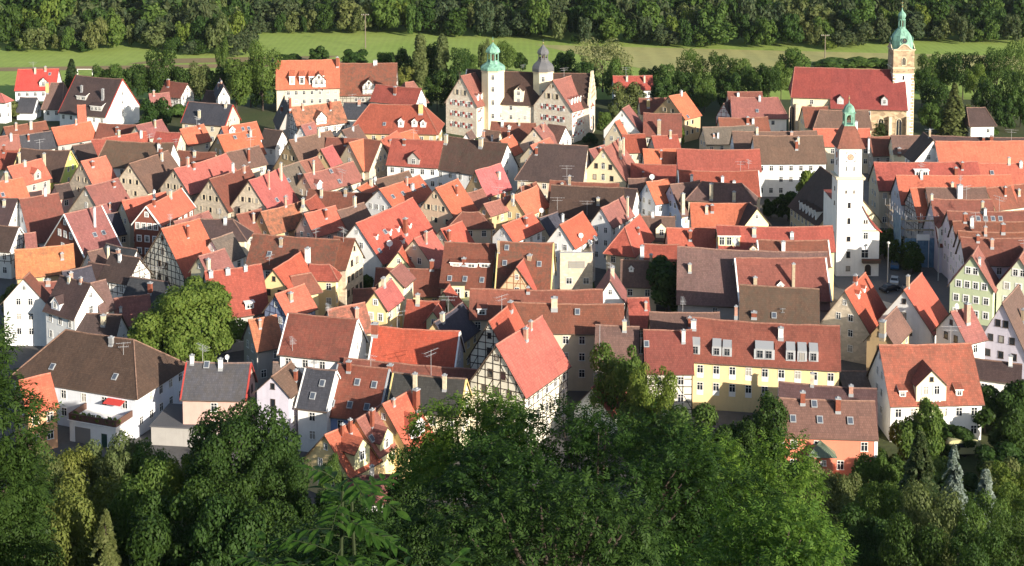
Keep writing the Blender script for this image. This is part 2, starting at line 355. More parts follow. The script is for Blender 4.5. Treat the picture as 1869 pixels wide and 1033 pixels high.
def dormer(parent,x,yb,w,h,ty,wc,hw,zr,tp,rcol,L):
    y=min(yb,hw-.1); z0=zr-tp*y
    b=MB()
    k=wc if wc in WALL else 'w'
    w=max(w,.55); h=max(h,.8)
    if ty in('g','c'):
        rise=min(w*.5*1.0,h*.6); zt=z0+h; ze=zt-rise
        yk=lambda z: max((zr-z)/tp,0)
        F=lambda u,z:(x-u,y,z)
        zb=z0-.3 if ty=='g' else z0-2.2
        b.face([F(-w/2,zb),F(w/2,zb),F(w/2,ze),F(0,zt),F(-w/2,ze)],0)
        for s in (-1,1): b.face([(x+s*w/2,y,zb),(x+s*w/2,y,ze),(x+s*w/2,yk(ze)-.2,ze),(x+s*w/2,y-.1,zb)],0)
        o=.16 if w<3 else .25
        for s in (-1,1):
            P=[(x,y+o,zt+.1),(x+s*(w/2+o),y+o,ze+.1-o*rise/(w/2)),(x+s*(w/2+o),yk(ze)-.15,ze+.1-o*rise/(w/2)),(x,yk(zt)-.3,zt+.1)]
            b.face(P if s<0 else P[::-1],1,[(p[1],abs(p[0]-x)*1.4) for p in (P if s<0 else P[::-1])])
            Q=[(q[0],q[1],q[2]-.12) for q in P]; b.face(Q[::-1] if s<0 else Q,2)
            for i in range(4): b.face([P[i],Q[i],Q[(i+1)%4],P[(i+1)%4]],2)
        mats=[wallm(k),MATS['roof'],colm('x' if wc not in('w','bl') else 'w')]
        if wc in TIMB:
            FF=Frame(0,0,y); 
            class G:
                def pt(s,f,u,z,oo=0): return (x-u,y+oo,z)
                def nrm(s,f): return (0,1,0)
            timber(b,G(),'f',w/2,ze,zt,True,1.3,z0,3); mats.append(timb(wc))
        o=b.build('dormer',mats,parent); o.color=rcol
        n=max(1,int(w/2.0)); ww=min(.9,w*.42); wh=min(1.3,h*.45)
        class G2:
            def pt(s,f,u,z,oo=0): return (x-u,y+.01,z)
        st='t' if ty=='c' else ''
        for i in range(n):
            u=(i-(n-1)/2)*min(1.7,w/n); place_win(o,G2(),'f',u,max(z0+.15,ze-wh*.75 if h<2.5 else ze-wh-.1),ww,wh,st)
        if h>4.2:
            for i in range(n):
                u=(i-(n-1)/2)*min(1.7,w/n); place_win(o,G2(),'f',u,ze-wh-2.3,ww,wh,st)
            place_win(o,G2(),'f',0,zt-rise*.75,.55,.7,'d')
        return o
    # shed / box / zinc
    flat={'s':.32,'b':.02,'z':.25}[ty]
    zt=z0+h*.86; yk=(zr-zt)/tp
    sl=flat*tp; ym=(zr-zt)/(tp) ; 
    yb2=max(0.05,(zr-zt-sl*y)/(tp-sl)) if tp>sl else .05
    zb2=zr-tp*yb2
    b.face([(x-w/2,y,z0-.2),(x-w/2,y,zt),(x+w/2,y,zt),(x+w/2,y,z0-.2)],0)
    for s in (-1,1): b.face([(x+s*w/2,y,z0-.2),(x+s*w/2,y,zt),(x+s*w/2,yb2-.1,zb2)],0)
    o=.18 if ty!='z' else .06
    if ty=='z': w*=.86
    P=[(x-w/2-o,y+o,zt+.12-sl*o),(x-w/2-o,yb2-.1,zb2+.14),(x+w/2+o,yb2-.1,zb2+.14),(x+w/2+o,y+o,zt+.12-sl*o)]
    b.face(P,1 if ty=='s' else 2,[(p[0],p[1]*1.2) for p in P])
    Q=[(q[0],q[1],q[2]-.16) for q in P]; b.face(Q[::-1],2)
    for i in range(4): b.face([P[i],Q[i],Q[(i+1)%4],P[(i+1)%4]][::-1],2)
    o=b.build('dormer',[wallm(k),MATS['roof'],colm('z' if ty=='z' else 'w')],parent); o.color=rcol
    n=max(1,int(w/1.25)) if ty!='z' else max(1,int(round(w/1.7)))
    wh=max(.5,(zt-z0)*.72); ww=min(1.3,w/n*.72)
    class G3:
        def pt(s,f,u,z,oo=0): return (x-u,y+.01,z)
    for i in range(n): place_win(o,G3(),'f',(i-(n-1)/2)*w/n,z0+(zt-z0)*.16,ww,wh,'m' if ty=='z' else '')
    return o
def skylight(parent,x,y,zr,tp,w=.85,h=1.1):
    a=math.atan(tp); b=MB(); b.box(-w/2,w/2,-h/2,h/2,-.05,.2,0); b.box(-w/2+.1,w/2-.1,-h/2+.12,h/2-.12,.195,.215,1)
    k='skylight'
    if k not in MESH:
        me=bpy.data.meshes.new(k); me.from_pydata(b.v,[],b.f); me.materials.append(colm('z')); me.materials.append(sky_glass()); me.polygons.foreach_set('material_index',b.m); MESH[k]=me
    o=put('skylight',MESH[k],parent,(x,y,zr-tp*y+.14)); o.rotation_euler=(-a,0,0); return o
MESH={}; ROOTS={}
def sky_glass():
    return plain('skylight_glass',(.07,.085,.11),.22)
def build_house(r,parent=None,i=0):
    nm,lab,rc,wc,x,y,rot,L,hw,ze,zr,e1,e2,vis,ge,gw,ws,ver,nw,ch,do,sk=r
    tp=(zr-ze)/hw; rr=random.Random(i*17+3)
    vis=[f for k,f in enumerate('abfk') if vis>>k&1]
    if parent is None:
        root=empty(nm,(x,y,0),rot); tag(root,lab,nm.replace('_',' ') if nm!='house' else 'house','old town houses')
    else:
        root=put(nm,None,parent,(x,y,0),rot)
    host=root; ROOTS[lab]=root
    La=L/2+(e1-.35 if e1 else 0); Lb=L/2+(e2-.35 if e2 else 0); hwW=max(hw-.12,1)
    F=Frame(La,Lb,hwW)
    b=MB(); zb=-.6; zt=ze+ (0.0)
    zg=zr-.05
    # walls; gabled ends carry the triangle, hipped ends stop at the eave
    for f in 'fk': b.face([F.pt(f,-La if f=='k' else -Lb,zb),F.pt(f,Lb if f=='k' else La,zb),F.pt(f,Lb if f=='k' else La,zt),F.pt(f,-La if f=='k' else -Lb,zt)])
    zgw=zr-tp*hwW
    for f,e in (('a',e1),('b',e2)):
        if e: b.face([F.pt(f,-hwW,zb),F.pt(f,hwW,zb),F.pt(f,hwW,zt),F.pt(f,-hwW,zt)])
        else: b.face([F.pt(f,-hwW,zb),F.pt(f,hwW,zb),F.pt(f,hwW,zgw),F.pt(f,0,zg),F.pt(f,-hwW,zgw)])
    mats=[wallm(wc)]
    if wc in TIMB and wc!='brk' or wc=='brk':
        mats.append(timb(wc))
        for f in vis:
            z0=ze-2.3 if wc=='brk' else (ze-3.0 if wc in('hb','hr') else .4)
            if f in 'ab':
                if not (e1 if f=='a' else e2): timber(b,F,f,hwW,zgw,zg,True,1.,z0)
            else: timber(b,F,f,(La+Lb)/2,ze,ze,False,1.,z0)
    else:
        # plinth and a string course give the wall some relief
        mats.append(wallm('g'))
        for f in vis:
            half=hwW if f in 'ab' else (La+Lb)/2
            if f in 'ab' and ws in('','s','a','t') and hw>3.6 and wc in('t','cy','c','w','pe','br'):
                pass
    b.build('wall',mats,root)
    if not ch and L>6 and nm in('house','town_house','barn'):
        ch=[(rr.uniform(-.35,.35)*L,rr.choice((0,.4,1.2,hw*.5)),rr.uniform(1.2,2.2),rr.uniform(.5,.8),rr.choice('bbccwtp'))]
        if L>12: ch.append((rr.uniform(-.4,.4)*L,rr.uniform(.2,1.5),rr.uniform(1.2,2.0),rr.uniform(.5,.7),rr.choice('bcwp')))
    if L>7 and rr.random()<.3: ch=list(ch)+[(rr.uniform(-.3,.3)*L,0.,rr.uniform(2.,3.2),1.,'A')]
    rb=roof_mesh(L,hw,ze,zr,e1,e2,i*13+1,ver)
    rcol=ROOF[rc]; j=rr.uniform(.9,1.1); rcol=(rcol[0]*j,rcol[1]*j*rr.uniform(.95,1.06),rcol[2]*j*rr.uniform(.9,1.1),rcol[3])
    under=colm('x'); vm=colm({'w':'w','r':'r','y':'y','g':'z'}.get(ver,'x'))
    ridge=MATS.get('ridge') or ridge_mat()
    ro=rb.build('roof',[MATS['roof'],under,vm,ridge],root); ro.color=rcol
    for (a,c,h,w,k) in ch:
        zc=zr-tp*abs(c)
        if k=='A': antenna(ro,a,c,zc,h,i)
        elif k=='E': dish(ro,a,c,zc+h,max(.4,w*.5),rr.uniform(-.5,.5)-rot)
        else: chimney(ro,a,c,zc,h,w,k)
    for (a,c,w,h,ty,k) in do: dormer(host,a,c,w,h,ty,k,hw,zr,tp,rcol,L)
    for (a,c) in sk: skylight(ro,a,c,zr,tp)
    # windows
    st0=ws
    for f in vis:
        isg=f in 'ab'; e=(e1 if f=='a' else e2) if isg else 0
        if isg and not e:
            rows=[int(q) for q in gw.split(',')] if (gw and f==ge) else ([] if wc in('g',) else [1,2,3])
            if f!=ge and L<6: rows=[]
            if gw=='' and f==ge: rows=[1,2] if hw>3 else []
            z=None; n=1; k=0
            while True:
                n=rows[k] if k<len(rows) else (rows[-1] if rows else 0)
                if n==0: break
                if z is None: z=zr-tp*(n*.62+.35)-1.0
                if z<.9: break
                av=2*min(hwW,(zr-z-1.1)/tp)-.5
                ww,wh=(1.25,1.6) if st0=='r' else ((.95 if hw>3 else .8),1.25)
                small=(k==0 and n==1)
                if small: ww,wh=.7,.9
                stp='s' if (st0=='r' and k<2) else st0
                sp=min(2.9 if st0 in('s','r') else 2.2,av/n)
                if av<ww*n: z-=.5; 
                else:
                    for q in range(n):
                        u=(q-(n-1)/2)*sp
                        stx=stp
                        if stp in('a',) and n>1 and q!=(n-1)//2 : stx='d'
                        place_win(root,F,f,u,z,ww,wh,stx)
                    k+=1; z-=3.3 if st0=='r' else 2.75
                if k>7: break
        else:
            half=hwW if isg else (La+Lb)/2
            ln=2*half
            n=nw if (nw and f=='f') else int(ln/2.5)
            if wc in('g',) and f!='f': n=min(n,2)
            z=ze-2.15
            while z>.7 and n>0:
                for q in range(n):
                    u=-half+ln*(q+.5)/n
                    if f=='f': u+=-(La-Lb)/2*-1
                    if rr.random()<.06: continue
                    place_win(root,F,f,u,z,1.0,1.3,st0 if st0 in('s','t','y','r') else '')
                z-=2.85
    return root
def ridge_mat():
    m,t,b=newmat('ridge_tiles',(.4,.15,.1),.85); oi=t.nodes.new('ShaderNodeObjectInfo'); P=geo_pos(t)
    c=mix(t,.45,oi.outputs['Color'],(.42,.25,.18)); c=mix(t,rng(t,noisy(t,2.5,4,P),.4,.7,0,.6),c,mix(t,1,oi.outputs['Color'],(.5,.5,.5),'MULTIPLY')); t.links.new(c,b.inputs['Base Color']); MATS['ridge']=m; return m
# house table: kind, label, roof, wall, x, y, turn, ridge length, half width, eave, ridge, hips, seen faces, front gable, rows, window style, verge, bays, chimneys, dormers, skylights
HOUSES=[
('house','white house with bright red roof and timbered gablet at the meadow edge','Rb','bl',-161.51,480.29,-3.064,13.26,5.06,3.97,10,0,0,5,'b','','','',0,[],[(-2.58,4.34,2.87,3.05,'g','hb')],[(-4.07,1.31)]),
('house','white house with tall hipped brown roof below the bright red roof','B','w',-145.24,449.37,-3.142,4.07,5.83,4.05,11,1,1,5,'b','','','',0,[(2.52,2.28,3.31,0.88,'y')],[],[]),
('house','big dark barn like house with bright white gable and faded mural','D','w',-128.45,437.74,2.745,17.49,8.3,5.11,15,0,0,5,'a','1,1,1','','r',0,[(3.9,3.55,1.98,0.66,'g'),(-5.11,4.74,3.26,0.72,'g')],[(2.73,5.3,3.6,1.47,'s','g'),(-4.55,7.4,4.21,1.78,'s','g')],[]),
('house','narrow orange roof squeezed between grey house and dark barn','O','w',-129.85,423.69,-2.815,1.99,4.59,4.41,9,0,0,7,'b','','','',0,[],[],[]),
('house','wide plain orange roof in front of white hipped house','O','g',-124.53,396.49,-2.343,11.74,3.38,4.97,9,0,0,6,'b','','','',0,[],[],[]),
('house','brown red roof with lit orange ridge and two cream chimneys','RB','g',-137,394.67,-2.404,11.85,3.2,5.69,9.5,0,0,6,'b','','','',0,[(2.94,0.77,1.93,0.65,'p'),(-1.24,1,2.09,0.78,'c')],[],[]),
('house','dark slate roof beside the wide orange roof','S','hb',-131.77,387.33,-2.436,8.84,3.2,4.69,8.5,0,0,6,'a','','','',0,[],[],[]),
('house','dusty pink roof with white chimney at the left edge, upper one','P','c',-137.89,382.05,-2.649,6.34,3.2,5.19,9,0,0,6,'a','','','',0,[(-1.17,1.01,2.03,0.58,'w')],[],[]),
('house','large brown roof with yellow green gable and tall cream chimney','DB','yg',-117.55,353.06,2.942,13.43,5.27,5.72,12,0,0,5,'a','','','y',0,[(-1.45,3.24,3.85,0.58,'c'),(5.56,2.91,3.2,0.48,'c')],[],[]),
('house','red roof cut by the left edge above small pink gablet','R','c',-130.82,361.15,2.977,7.21,3.2,6.19,10,0,0,5,'a','','','',0,[],[],[]),
('house','small cream gabled house with pink roof under the dark barn','P','c',-102.06,394.45,-2.173,9.03,2.97,6.71,10,0,0,6,'b','1','','',0,[],[],[]),
('house','low brown red roof in front of the mural gable','RB','c',-112.29,399.11,2.943,10.75,3.2,4.69,8.5,0,0,5,'b','','','',0,[(-0.85,1.77,1.81,0.72,'b')],[],[]),
('house','short red roof between wide orange roof and dark weathered barn','R','g',-110.09,373.15,-2.855,3.12,3.2,5.43,10,0,0,7,'b','','','',0,[],[],[]),
('house','long dark weathered barn roof with white arched gable','DM','w',-93.82,353.17,2.98,17.67,4.35,8.82,14,0,1,5,'a','1,1','','',0,[],[],[]),
('house','thin strip of red roof behind the long dark barn','R','c',-104.72,378.83,-2.398,12.46,3.2,6.19,10,0,0,6,'a','','','',0,[],[],[]),
('house','plain red brown roof right of the long dark barn','R','c',-92.94,379.61,2.911,6.87,3.2,6.69,10.5,0,0,5,'b','','','',0,[(-3.26,2.27,1.71,0.45,'A')],[],[]),
('house','small dark half-timbered gable under the wide orange roof','D','hb',-113.37,369.63,-2.323,5.2,3.87,4.92,9.5,0,0,6,'a','','','',0,[],[],[]),
('house','sandstone gable with orange roof, one of paired shuttered windows','O','t',-101.41,339.26,-2.204,6.83,7.37,4.25,13,0,0,6,'b','1,2,2,2','s','',0,[],[],[]),
('house','tall sandstone gable with grey brown roof and arched windows','B','t',-88.35,340.95,-1.99,14.34,5.3,6.81,13,0,0,6,'b','1,3,2','s','',0,[],[],[]),
('house','blank tan gable with dusty pink roof and single window','P','t',-95.17,324.37,-2.173,9.04,6.48,4.14,11,0,0,6,'b','1','','',0,[],[],[]),
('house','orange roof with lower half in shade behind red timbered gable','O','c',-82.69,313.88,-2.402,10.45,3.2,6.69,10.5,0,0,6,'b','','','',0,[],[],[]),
('house','low pinkish lean roof behind tall white chimney','P','c',-90.54,315.2,-2.619,4.99,3.2,4.69,8.5,0,0,6,'b','','','',0,[(0.36,0.8,1.44,0.48,'p')],[],[]),
('house','low slate roof on cream wall in a courtyard left of centre left','S','c',-87.83,311.58,-2.559,5.16,3.2,3.69,7.5,0,0,6,'b','','','',3,[],[],[]),
('house','red brown gable with white trim and arched attic window under orange roof','O','br',-76.62,307.64,-1.835,15.34,3.2,8.21,12,0,0,6,'b','1,4,3','t','w',0,[],[],[]),
('house','white gable with brown roof at the left edge beside street','D','w',-113.17,309.06,2.941,8.01,3.91,6.99,11.5,0,0,5,'a','1,2','','',0,[],[],[]),
('house','bluish white gable with dark red roof facing the small green yard','RB','bl',-105.09,310.31,-2.51,8.22,6.83,3.49,11.5,0,0,6,'a','1,2,2','','',0,[],[],[]),
('house','pink gabled orange roof with small pink gablet at the left edge','O','pk',-119.49,343.19,-2.15,9.68,3.4,6.95,11,0,0,6,'b','','','',0,[],[(-1.18,4.92,2.07,2.85,'g','pk')],[]),
('house','broad orange roof at the left edge below pink gablet','O','c',-119.1,330.33,-2.349,6.96,3.2,6.19,10,0,0,6,'b','','','',0,[],[],[(2.45,2.26)]),
('house','tiny pale gable with dark roof beside sandstone house','D','pk',-106.52,330.62,-2.393,3.18,2.41,6.54,9,0,0,6,'b','','','',0,[],[],[]),
('house','red brown gable with five white framed windows and two skylights','P','br',-90.83,295.48,-2.283,8.67,7.78,4.29,12.5,0,0,6,'b','1,3,2','t','w',0,[(-0.85,2.96,4.15,0.45,'w')],[],[(0.09,4.34),(-2,4.35)]),
('house','orange roof with tall shadow stripe beside slate barn','O','c',-88.73,388.79,-2.248,7.88,3.2,6.19,10,0,0,6,'b','','','',0,[(-2.09,0.44,1.18,0.59,'b')],[],[]),
('house','big slate roof with cream gable right of the trees','S','c',-88.3,411.72,2.809,14.36,4.18,7.02,12,0,0,5,'a','1,2','','r',0,[(1.88,3.27,2.48,0.68,'c'),(-5.37,0.65,1.24,0.68,'c')],[],[]),
('house','ochre gable with broad bright orange roof','O','oc',-73.28,372.97,-2.419,11.09,5.2,6.59,12,0,0,6,'b','1,2','','',0,[],[],[(1.12,1.09),(-2.83,1.22)]),
('house','orange roof with small white dormers behind the ochre gable','O','bl',-74.01,380.63,-2.455,10.2,3.2,8.69,12.5,0,0,6,'b','','','',0,[],[(2.9,1.46,1.71,1.86,'g','w')],[(-0.53,1.07),(-2.26,1.14)]),
('house','brown red roof with short white chimney behind rose roof','RB','c',-81.23,361.51,2.906,10.1,3.2,5.69,9.5,0,0,5,'b','','','',0,[(0.36,0.8,1.37,0.66,'c')],[],[]),
('house','sandstone gable under long rose red roof','K','t',-74.94,336.78,-2.105,17.58,4.71,7.74,13,0,0,6,'b','1,3,3,3','s','',0,[],[],[]),
('house','grey brown roof continuing the rose roof, with tall brick chimney','B','t',-67.12,349.3,-2.281,9.81,3.2,9.19,13,0,0,6,'b','','','',0,[(0.07,2.34,3.3,0.58,'b')],[],[]),
('house','sandstone gable in half shade with dusty red roof','RB','t',-66.16,327.58,-2.069,13.71,5.3,5.87,12.5,0,0,6,'b','1,3,3','s','',0,[],[],[]),
('house','sandstone gable with rose roof and two tall chimneys, windows with light shutters','K','t',-57.27,323.85,-1.988,12.42,5.8,5.7,13,0,0,6,'b','1,3,3,3','s','',0,[(1.47,2.09,4.28,0.45,'p'),(-4.33,1.63,4.1,0.55,'c')],[],[(1.44,4.19)]),
('house','grey roof with long skylight joined to the rose roof','G','t',-52.95,333.01,-2.095,6.87,5.64,6.28,13,0,0,6,'b','','','',0,[],[],[(3.32,2.33)]),
('house','dusty pink roof with slim cream chimney near yellow gable','P','t',-49.82,342.69,-2.165,6.32,3.2,8.19,12,0,0,6,'b','','','',0,[(0.81,2.37,3.11,0.45,'c')],[],[]),
('house','narrow yellow gable with dark shaded slope','K','oc',-46.74,353.26,-2.037,4.82,2.72,8.74,12.5,0,0,6,'b','1,1','s','',0,[],[],[]),
('house','ochre gable with dark red left slope and brown right slope','B','oc',-52.15,362.46,-2.262,14.14,6.28,5.3,13.5,0,0,6,'b','1,2,2','s','',0,[],[],[]),
('house','small white gable with pink roof and skylight by half-timbered dormer','P','w',-56.65,388.43,-2.111,5.3,2.23,7.57,11,0,0,6,'b','1','','',0,[],[],[(-0.03,0.79)]),
('house','slate roof and dark slate hung gable under the orange inn','S','g',-64.9,404.84,1.827,15.68,2.91,7.77,14,0,0,13,'a','1','','',0,[],[],[]),
('house','weathered orange roof with half-timbered dormer and three chimneys','M','hb',-55.94,400.54,-2.545,15.38,4.22,8.97,14,0,0,6,'b','','','',0,[(8.14,0.25,3.3,0.66,'b'),(4.41,0.68,1.81,0.6,'p'),(-3.85,1.49,2.74,0.55,'b')],[(0.3,5.6,3.29,3.59,'g','hb')],[]),
('house','small dark red roof with white gable below the slate hung gable','D','w',-66.24,389.58,2.654,5.78,3.2,5.19,9,0,0,5,'a','','','',0,[],[],[]),
('house','long dusty pink roof with white wedge dormer and tall chimney','P','c',-43.74,334.28,-2.252,15.77,3.2,8.19,12,0,0,6,'b','','','',0,[(5.18,0.24,2.51,0.45,'c'),(-1.4,3.04,3.55,0.45,'A')],[(5.82,2.96,1.49,2.24,'g','w')],[(0.03,0.7),(-0.86,2.64)]),
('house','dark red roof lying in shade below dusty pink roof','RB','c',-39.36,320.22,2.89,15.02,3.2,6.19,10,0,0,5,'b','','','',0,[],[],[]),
('house','mottled orange and grey roof with ochre gable and open attic door','M','oc',-49.91,303.88,-2.28,11.79,2.94,6.95,11,0,0,6,'b','1,2','','',0,[],[],[]),
('house','pink gable with bright orange roof below the mottled roof','O','pk',-41.17,299.18,-2.281,8.44,2.98,7.48,11.5,0,0,6,'b','1,2','','',0,[],[],[]),
('house','small red roof behind the pink gable','R','c',-44.62,308.51,-1.851,5.97,3.2,7.69,11.5,0,0,6,'b','','','',0,[(4.15,0.22,1.51,0.56,'c')],[],[]),
('house','red brown roof between rose roofed house and mottled roof','RB','c',-56.82,301.28,-2.345,6.06,3.2,6.69,10.5,0,0,6,'b','','','',0,[],[],[]),
('house','cream gable with broken orange slope in centre left rows','O','c',-39.79,358.37,-2.216,5.12,4.55,6.76,13,0,0,6,'b','1','','',0,[],[],[]),
('house','tan shaded gable beside cream gable with dark red slope','RB','t',-35.76,359.27,2.648,4.85,5.3,6.68,13,0,0,5,'a','1,3,2','','',0,[],[],[]),
('house','long dark red roof above the broken orange slope','RB','oc',-43.21,363.66,2.973,9.54,3.2,8.69,12.5,0,0,5,'a','','','',0,[],[],[]),
('large_house','big ochre building with red hipped roof and three white dormers','R','oc',-32.96,400.36,3.061,15.11,6.69,7.31,14,5.03,5.03,5,'b','','','',0,[(-7.32,2.03,2.86,1.2,'y')],[(-2.12,5.36,1.55,2.54,'g','w'),(-5.97,5.3,1.55,2.39,'g','w'),(-8.45,5.39,1.55,2.24,'g','w')],[(2.64,4.81)]),
('house','red roof with white triangular gable behind the hipped ochre building','R','w',-34.07,422.16,2.714,15.17,3.47,10.86,15,0,0,5,'a','','','',0,[(0.31,1.59,2.23,0.83,'b')],[],[]),
('house','pale pink hipped roof on white house behind white triangular gable','P','w',-31.73,434.86,-2.627,2.9,6.05,8.55,14,1.82,1.82,6,'b','','','',0,[],[],[]),
('barn','long old barn roof with half-timbered gablet beside orange institute','RM','tim',-48.43,474.6,-3.12,19.08,7.7,3.82,13,0,0,7,'b','','','',8,[],[(-0.78,7.73,4.4,5.11,'g','hb')],[]),
('large_house','big pale orange roof with row of four dormers above cream wall','O','c',-67.15,463.55,-3.008,20.21,6.69,8.03,16,0,0,7,'b','','','',0,[(-9.61,1.68,3.15,0.91,'b')],[(5.1,5.89,1.72,3.27,'s','w'),(1.93,5.82,1.72,3.1,'s','w'),(-1.21,5.88,1.73,3.11,'s','w'),(-4.3,5.68,1.73,2.94,'s','w'),(-3.57,8.95,4.46,4.64,'g','hb')],[]),
('house','low slate roof with white gable behind the old barn','S','w',-47.07,424.77,3.029,7.19,3.21,5.67,9.5,0,0,5,'b','','','',0,[],[],[]),
('house','small brown roof with white chimney under the half-timbered inn','B','c',-44.7,387.77,-2.045,7.63,3.2,6.19,10,0,0,6,'b','','','',0,[(-0.34,0.63,1.18,0.53,'w')],[],[]),
('house','steep orange slope in front of the hipped ochre building','O','c',-32.42,369.01,-1.847,11.79,3.2,8.19,12,0,0,6,'b','','','',0,[],[],[]),
('house','small orange roof with dormer just under the ochre building','O','c',-28.42,378.75,-2.177,5.9,3.2,7.19,11,0,0,6,'b','','','',0,[],[],[]),
('barn','long red barn roof with pale arched gablet in centre','R','w',-23.88,355.07,2.886,13.28,4.5,8.63,14,0,0,5,'b','','','',0,[(3.3,0.89,1.35,0.7,'b')],[(-0.33,6.06,3.04,3.18,'g','g')],[]),
('house','very large dark mottled roof with two chimneys below the castle','DM','w',-8.86,350.73,2.631,17.42,5.64,8.28,15,0,0,5,'a','1,1','','',0,[(8.26,1.24,2.28,0.86,'c'),(-1.84,1,2.12,0.95,'c')],[],[]),
('house','small grey pink gablet house in front of the dark mottled roof','M','pk',-11.73,349.71,-2.379,3.2,3.01,7.31,10,0,0,6,'b','2','','',0,[],[],[]),
('house','ochre gable with bright rose roof in the middle of town','K','oc',-5.62,330.95,-2.268,9,3.18,7.78,13,0,0,6,'b','1','','',0,[],[],[]),
('house','low brown roof behind white house with skylights','B','c',-29.06,338.82,-2.294,10.99,3.2,5.19,9,0,0,6,'b','','','',0,[(5.71,-0.03,0.89,0.66,'w')],[],[]),
('house','white gable with orange roof and four skylights','O','w',-25.62,318.8,-2.143,14.72,4.28,8.48,12.5,0,0,6,'b','1,4,3','','',0,[],[],[(5.27,2.1),(1.65,2.18),(-2.44,2.12),(-6.05,2.17)]),
('house','tiny white gable with orange roof behind skylight house','O','w',-34.65,326.32,-1.888,6.93,2.03,8.58,10,0,0,6,'b','','','',0,[],[],[]),
('house','peach gable with rows of white shuttered windows and orange roof','O','pe',-14.56,311.77,-2.082,9.04,5.05,7.82,14,0,0,6,'b','1,3,3,4','s','',0,[(-0.93,1.99,2.13,0.45,'b')],[],[]),
('house','plain brown roof left of the dormered orange roof','B','c',-35.28,305.23,-2.218,8.03,3.2,6.69,10.5,0,0,6,'b','','','',0,[],[],[]),
('house','ochre gable with dusty pink roof right of peach gable','P','oc',-3.36,307.34,-2.241,8.72,1.66,9.44,11.5,0,0,6,'b','1,2','','',0,[],[],[]),
('house','small pink roof at the foot of the rose roof','P','c',-8.68,322.1,-2.313,5.1,3.2,5.69,9.5,0,0,6,'b','','','',0,[],[],[]),
('house','red brown hipped roof right of the peach gable','RB','c',-9.09,302.63,-3.095,3.56,2.11,7.48,10,3,3,7,'b','','','',0,[],[],[]),
('house','sandstone gable with pink roof just below the castle','P','t',7.42,381.52,-1.937,7.64,4.43,7.13,12,0,0,6,'b','1,2','','',0,[],[],[]),
('house','brown roof with narrow bright white gable below the castle','B','w',12.37,385.89,2.505,5.49,3.2,7.19,11,0,0,5,'a','','','',0,[],[],[]),
('house','dark red roof with small white gablet below the castle courtyard','RB','c',0.41,394.37,2.958,12.28,3.2,6.19,10,0,0,5,'b','','','',0,[],[(0.95,1.38,0.77,1.34,'g','w')],[]),
('house','small orange roof left of the big dark barn','O','c',-1.54,377.49,-2.016,7.1,3.2,5.69,9.5,0,0,6,'b','','','',0,[],[],[]),
('house','small orange roof behind the big dark barn','O','c',7.4,368.54,-2.082,10.34,3.2,6.69,10.5,0,0,6,'b','','','',0,[],[],[]),
('house','largest dark brown roof left of cream arched gable','D','t',12.35,341.07,2.922,11.94,6.48,8.8,16,0,4.27,5,'a','','','',0,[(6.14,1.97,1.81,0.62,'b')],[],[]),
('house','tall cream gable with arched windows and tall paired chimneys','P','cy',24.17,342.44,-1.992,10.5,6.82,7.13,16,0,0,6,'b','1,3,3,3,3','a','',0,[(0.15,2.44,4.41,0.67,'c'),(-2.6,2.3,4.18,0.57,'c')],[],[]),
('house','little pink roof touching the cream arched gable from the left','P','c',21.71,359.86,-2.283,6.27,3.2,7.19,11,0,0,6,'b','','','',0,[],[],[]),
('house','white gable with sweeping lean roof beside the castle','P','w',32.69,403.97,-1.981,5.61,5.75,5.78,12.5,0,0,6,'b','1,1,3','','',0,[],[],[]),
('house','small cream gable with orange roof below the white sweeping gable','O','c',29.77,396.42,-2.068,2.9,3.32,4.88,10,0,0,6,'b','1,2','','',0,[],[],[]),
('house','white house with red roof standing alone behind trees by castle','Rm','w',40.07,467.82,-3.08,12.78,3.21,6.18,10,0,0,6,'b','','','',0,[],[],[]),
('house','red brown roof with broad yellow chimney behind sandstone gable','RB','c',43,429.55,-3.061,8.2,3.2,6.19,10,0,0,6,'b','','','',0,[(1.7,1.91,2.33,0.9,'y')],[],[]),
('house','ochre brown gable with bright orange roof and two lit windows','O','oc',49.36,420.17,-2.326,7.91,5.87,7.15,13,0,0,6,'b','1,2','s','',0,[],[],[(2.34,5.67)]),
('house','dark red roof with tall tan chimney in front of ochre gable','RB','c',42.87,399.78,3.043,10.42,4.49,6.15,11.5,0,0,7,'b','','','',0,[(0.97,4.26,4.2,1.02,'t')],[],[]),
('house','broad dusty red roof with hip beside the church','P','w',71.7,415.67,3.094,13.67,4.64,8.03,13,2.37,0,6,'b','','','',0,[(-1.44,0.74,1.57,0.63,'w')],[],[(-0.45,3.23)]),
('house','white gable with red half-timber beside the broad dusty roof','G','hr',63.97,418.68,-2.065,5.08,2.43,6.93,11,0,0,6,'b','1','','',0,[],[],[]),
('house','thin dark red roof with orange end behind the dusty roof','RB','c',69.75,421.47,-3.108,10.07,3.2,9.69,13.5,0,0,6,'b','','','',0,[],[],[]),
('house','low brown red roof behind garden conifers','RB','c',66.45,403.8,-3.058,14.06,3.2,5.69,9.5,0,0,6,'b','','','',0,[],[],[]),
('house','long low grey roof below the garden conifers','G','c',60.51,391.95,-2.947,14.94,3.2,5.69,9.5,0,0,6,'b','','','',0,[(5.05,2.03,1.03,0.47,'p'),(3.86,2.17,1.48,0.47,'w')],[],[]),
('house','long brown roof with bluish gable behind the white town house','B','bl',69.21,369.78,-3.107,22.05,3.31,9.06,13,0,0,6,'b','','','',0,[],[],[]),
('town_house','brown roof with row of five gablets over bright white facade','B','w',70.3,357.63,-3.121,17.52,4.74,8.86,14.5,0,0,6,'b','','','',7,[],[],[]),
('house','very wide plain red roof left of the white facade','R','c',50.76,345,3.113,19.9,3.56,9.76,14,0,0,7,'b','','','',0,[(-7.05,3.38,2.33,0.45,'A')],[],[]),
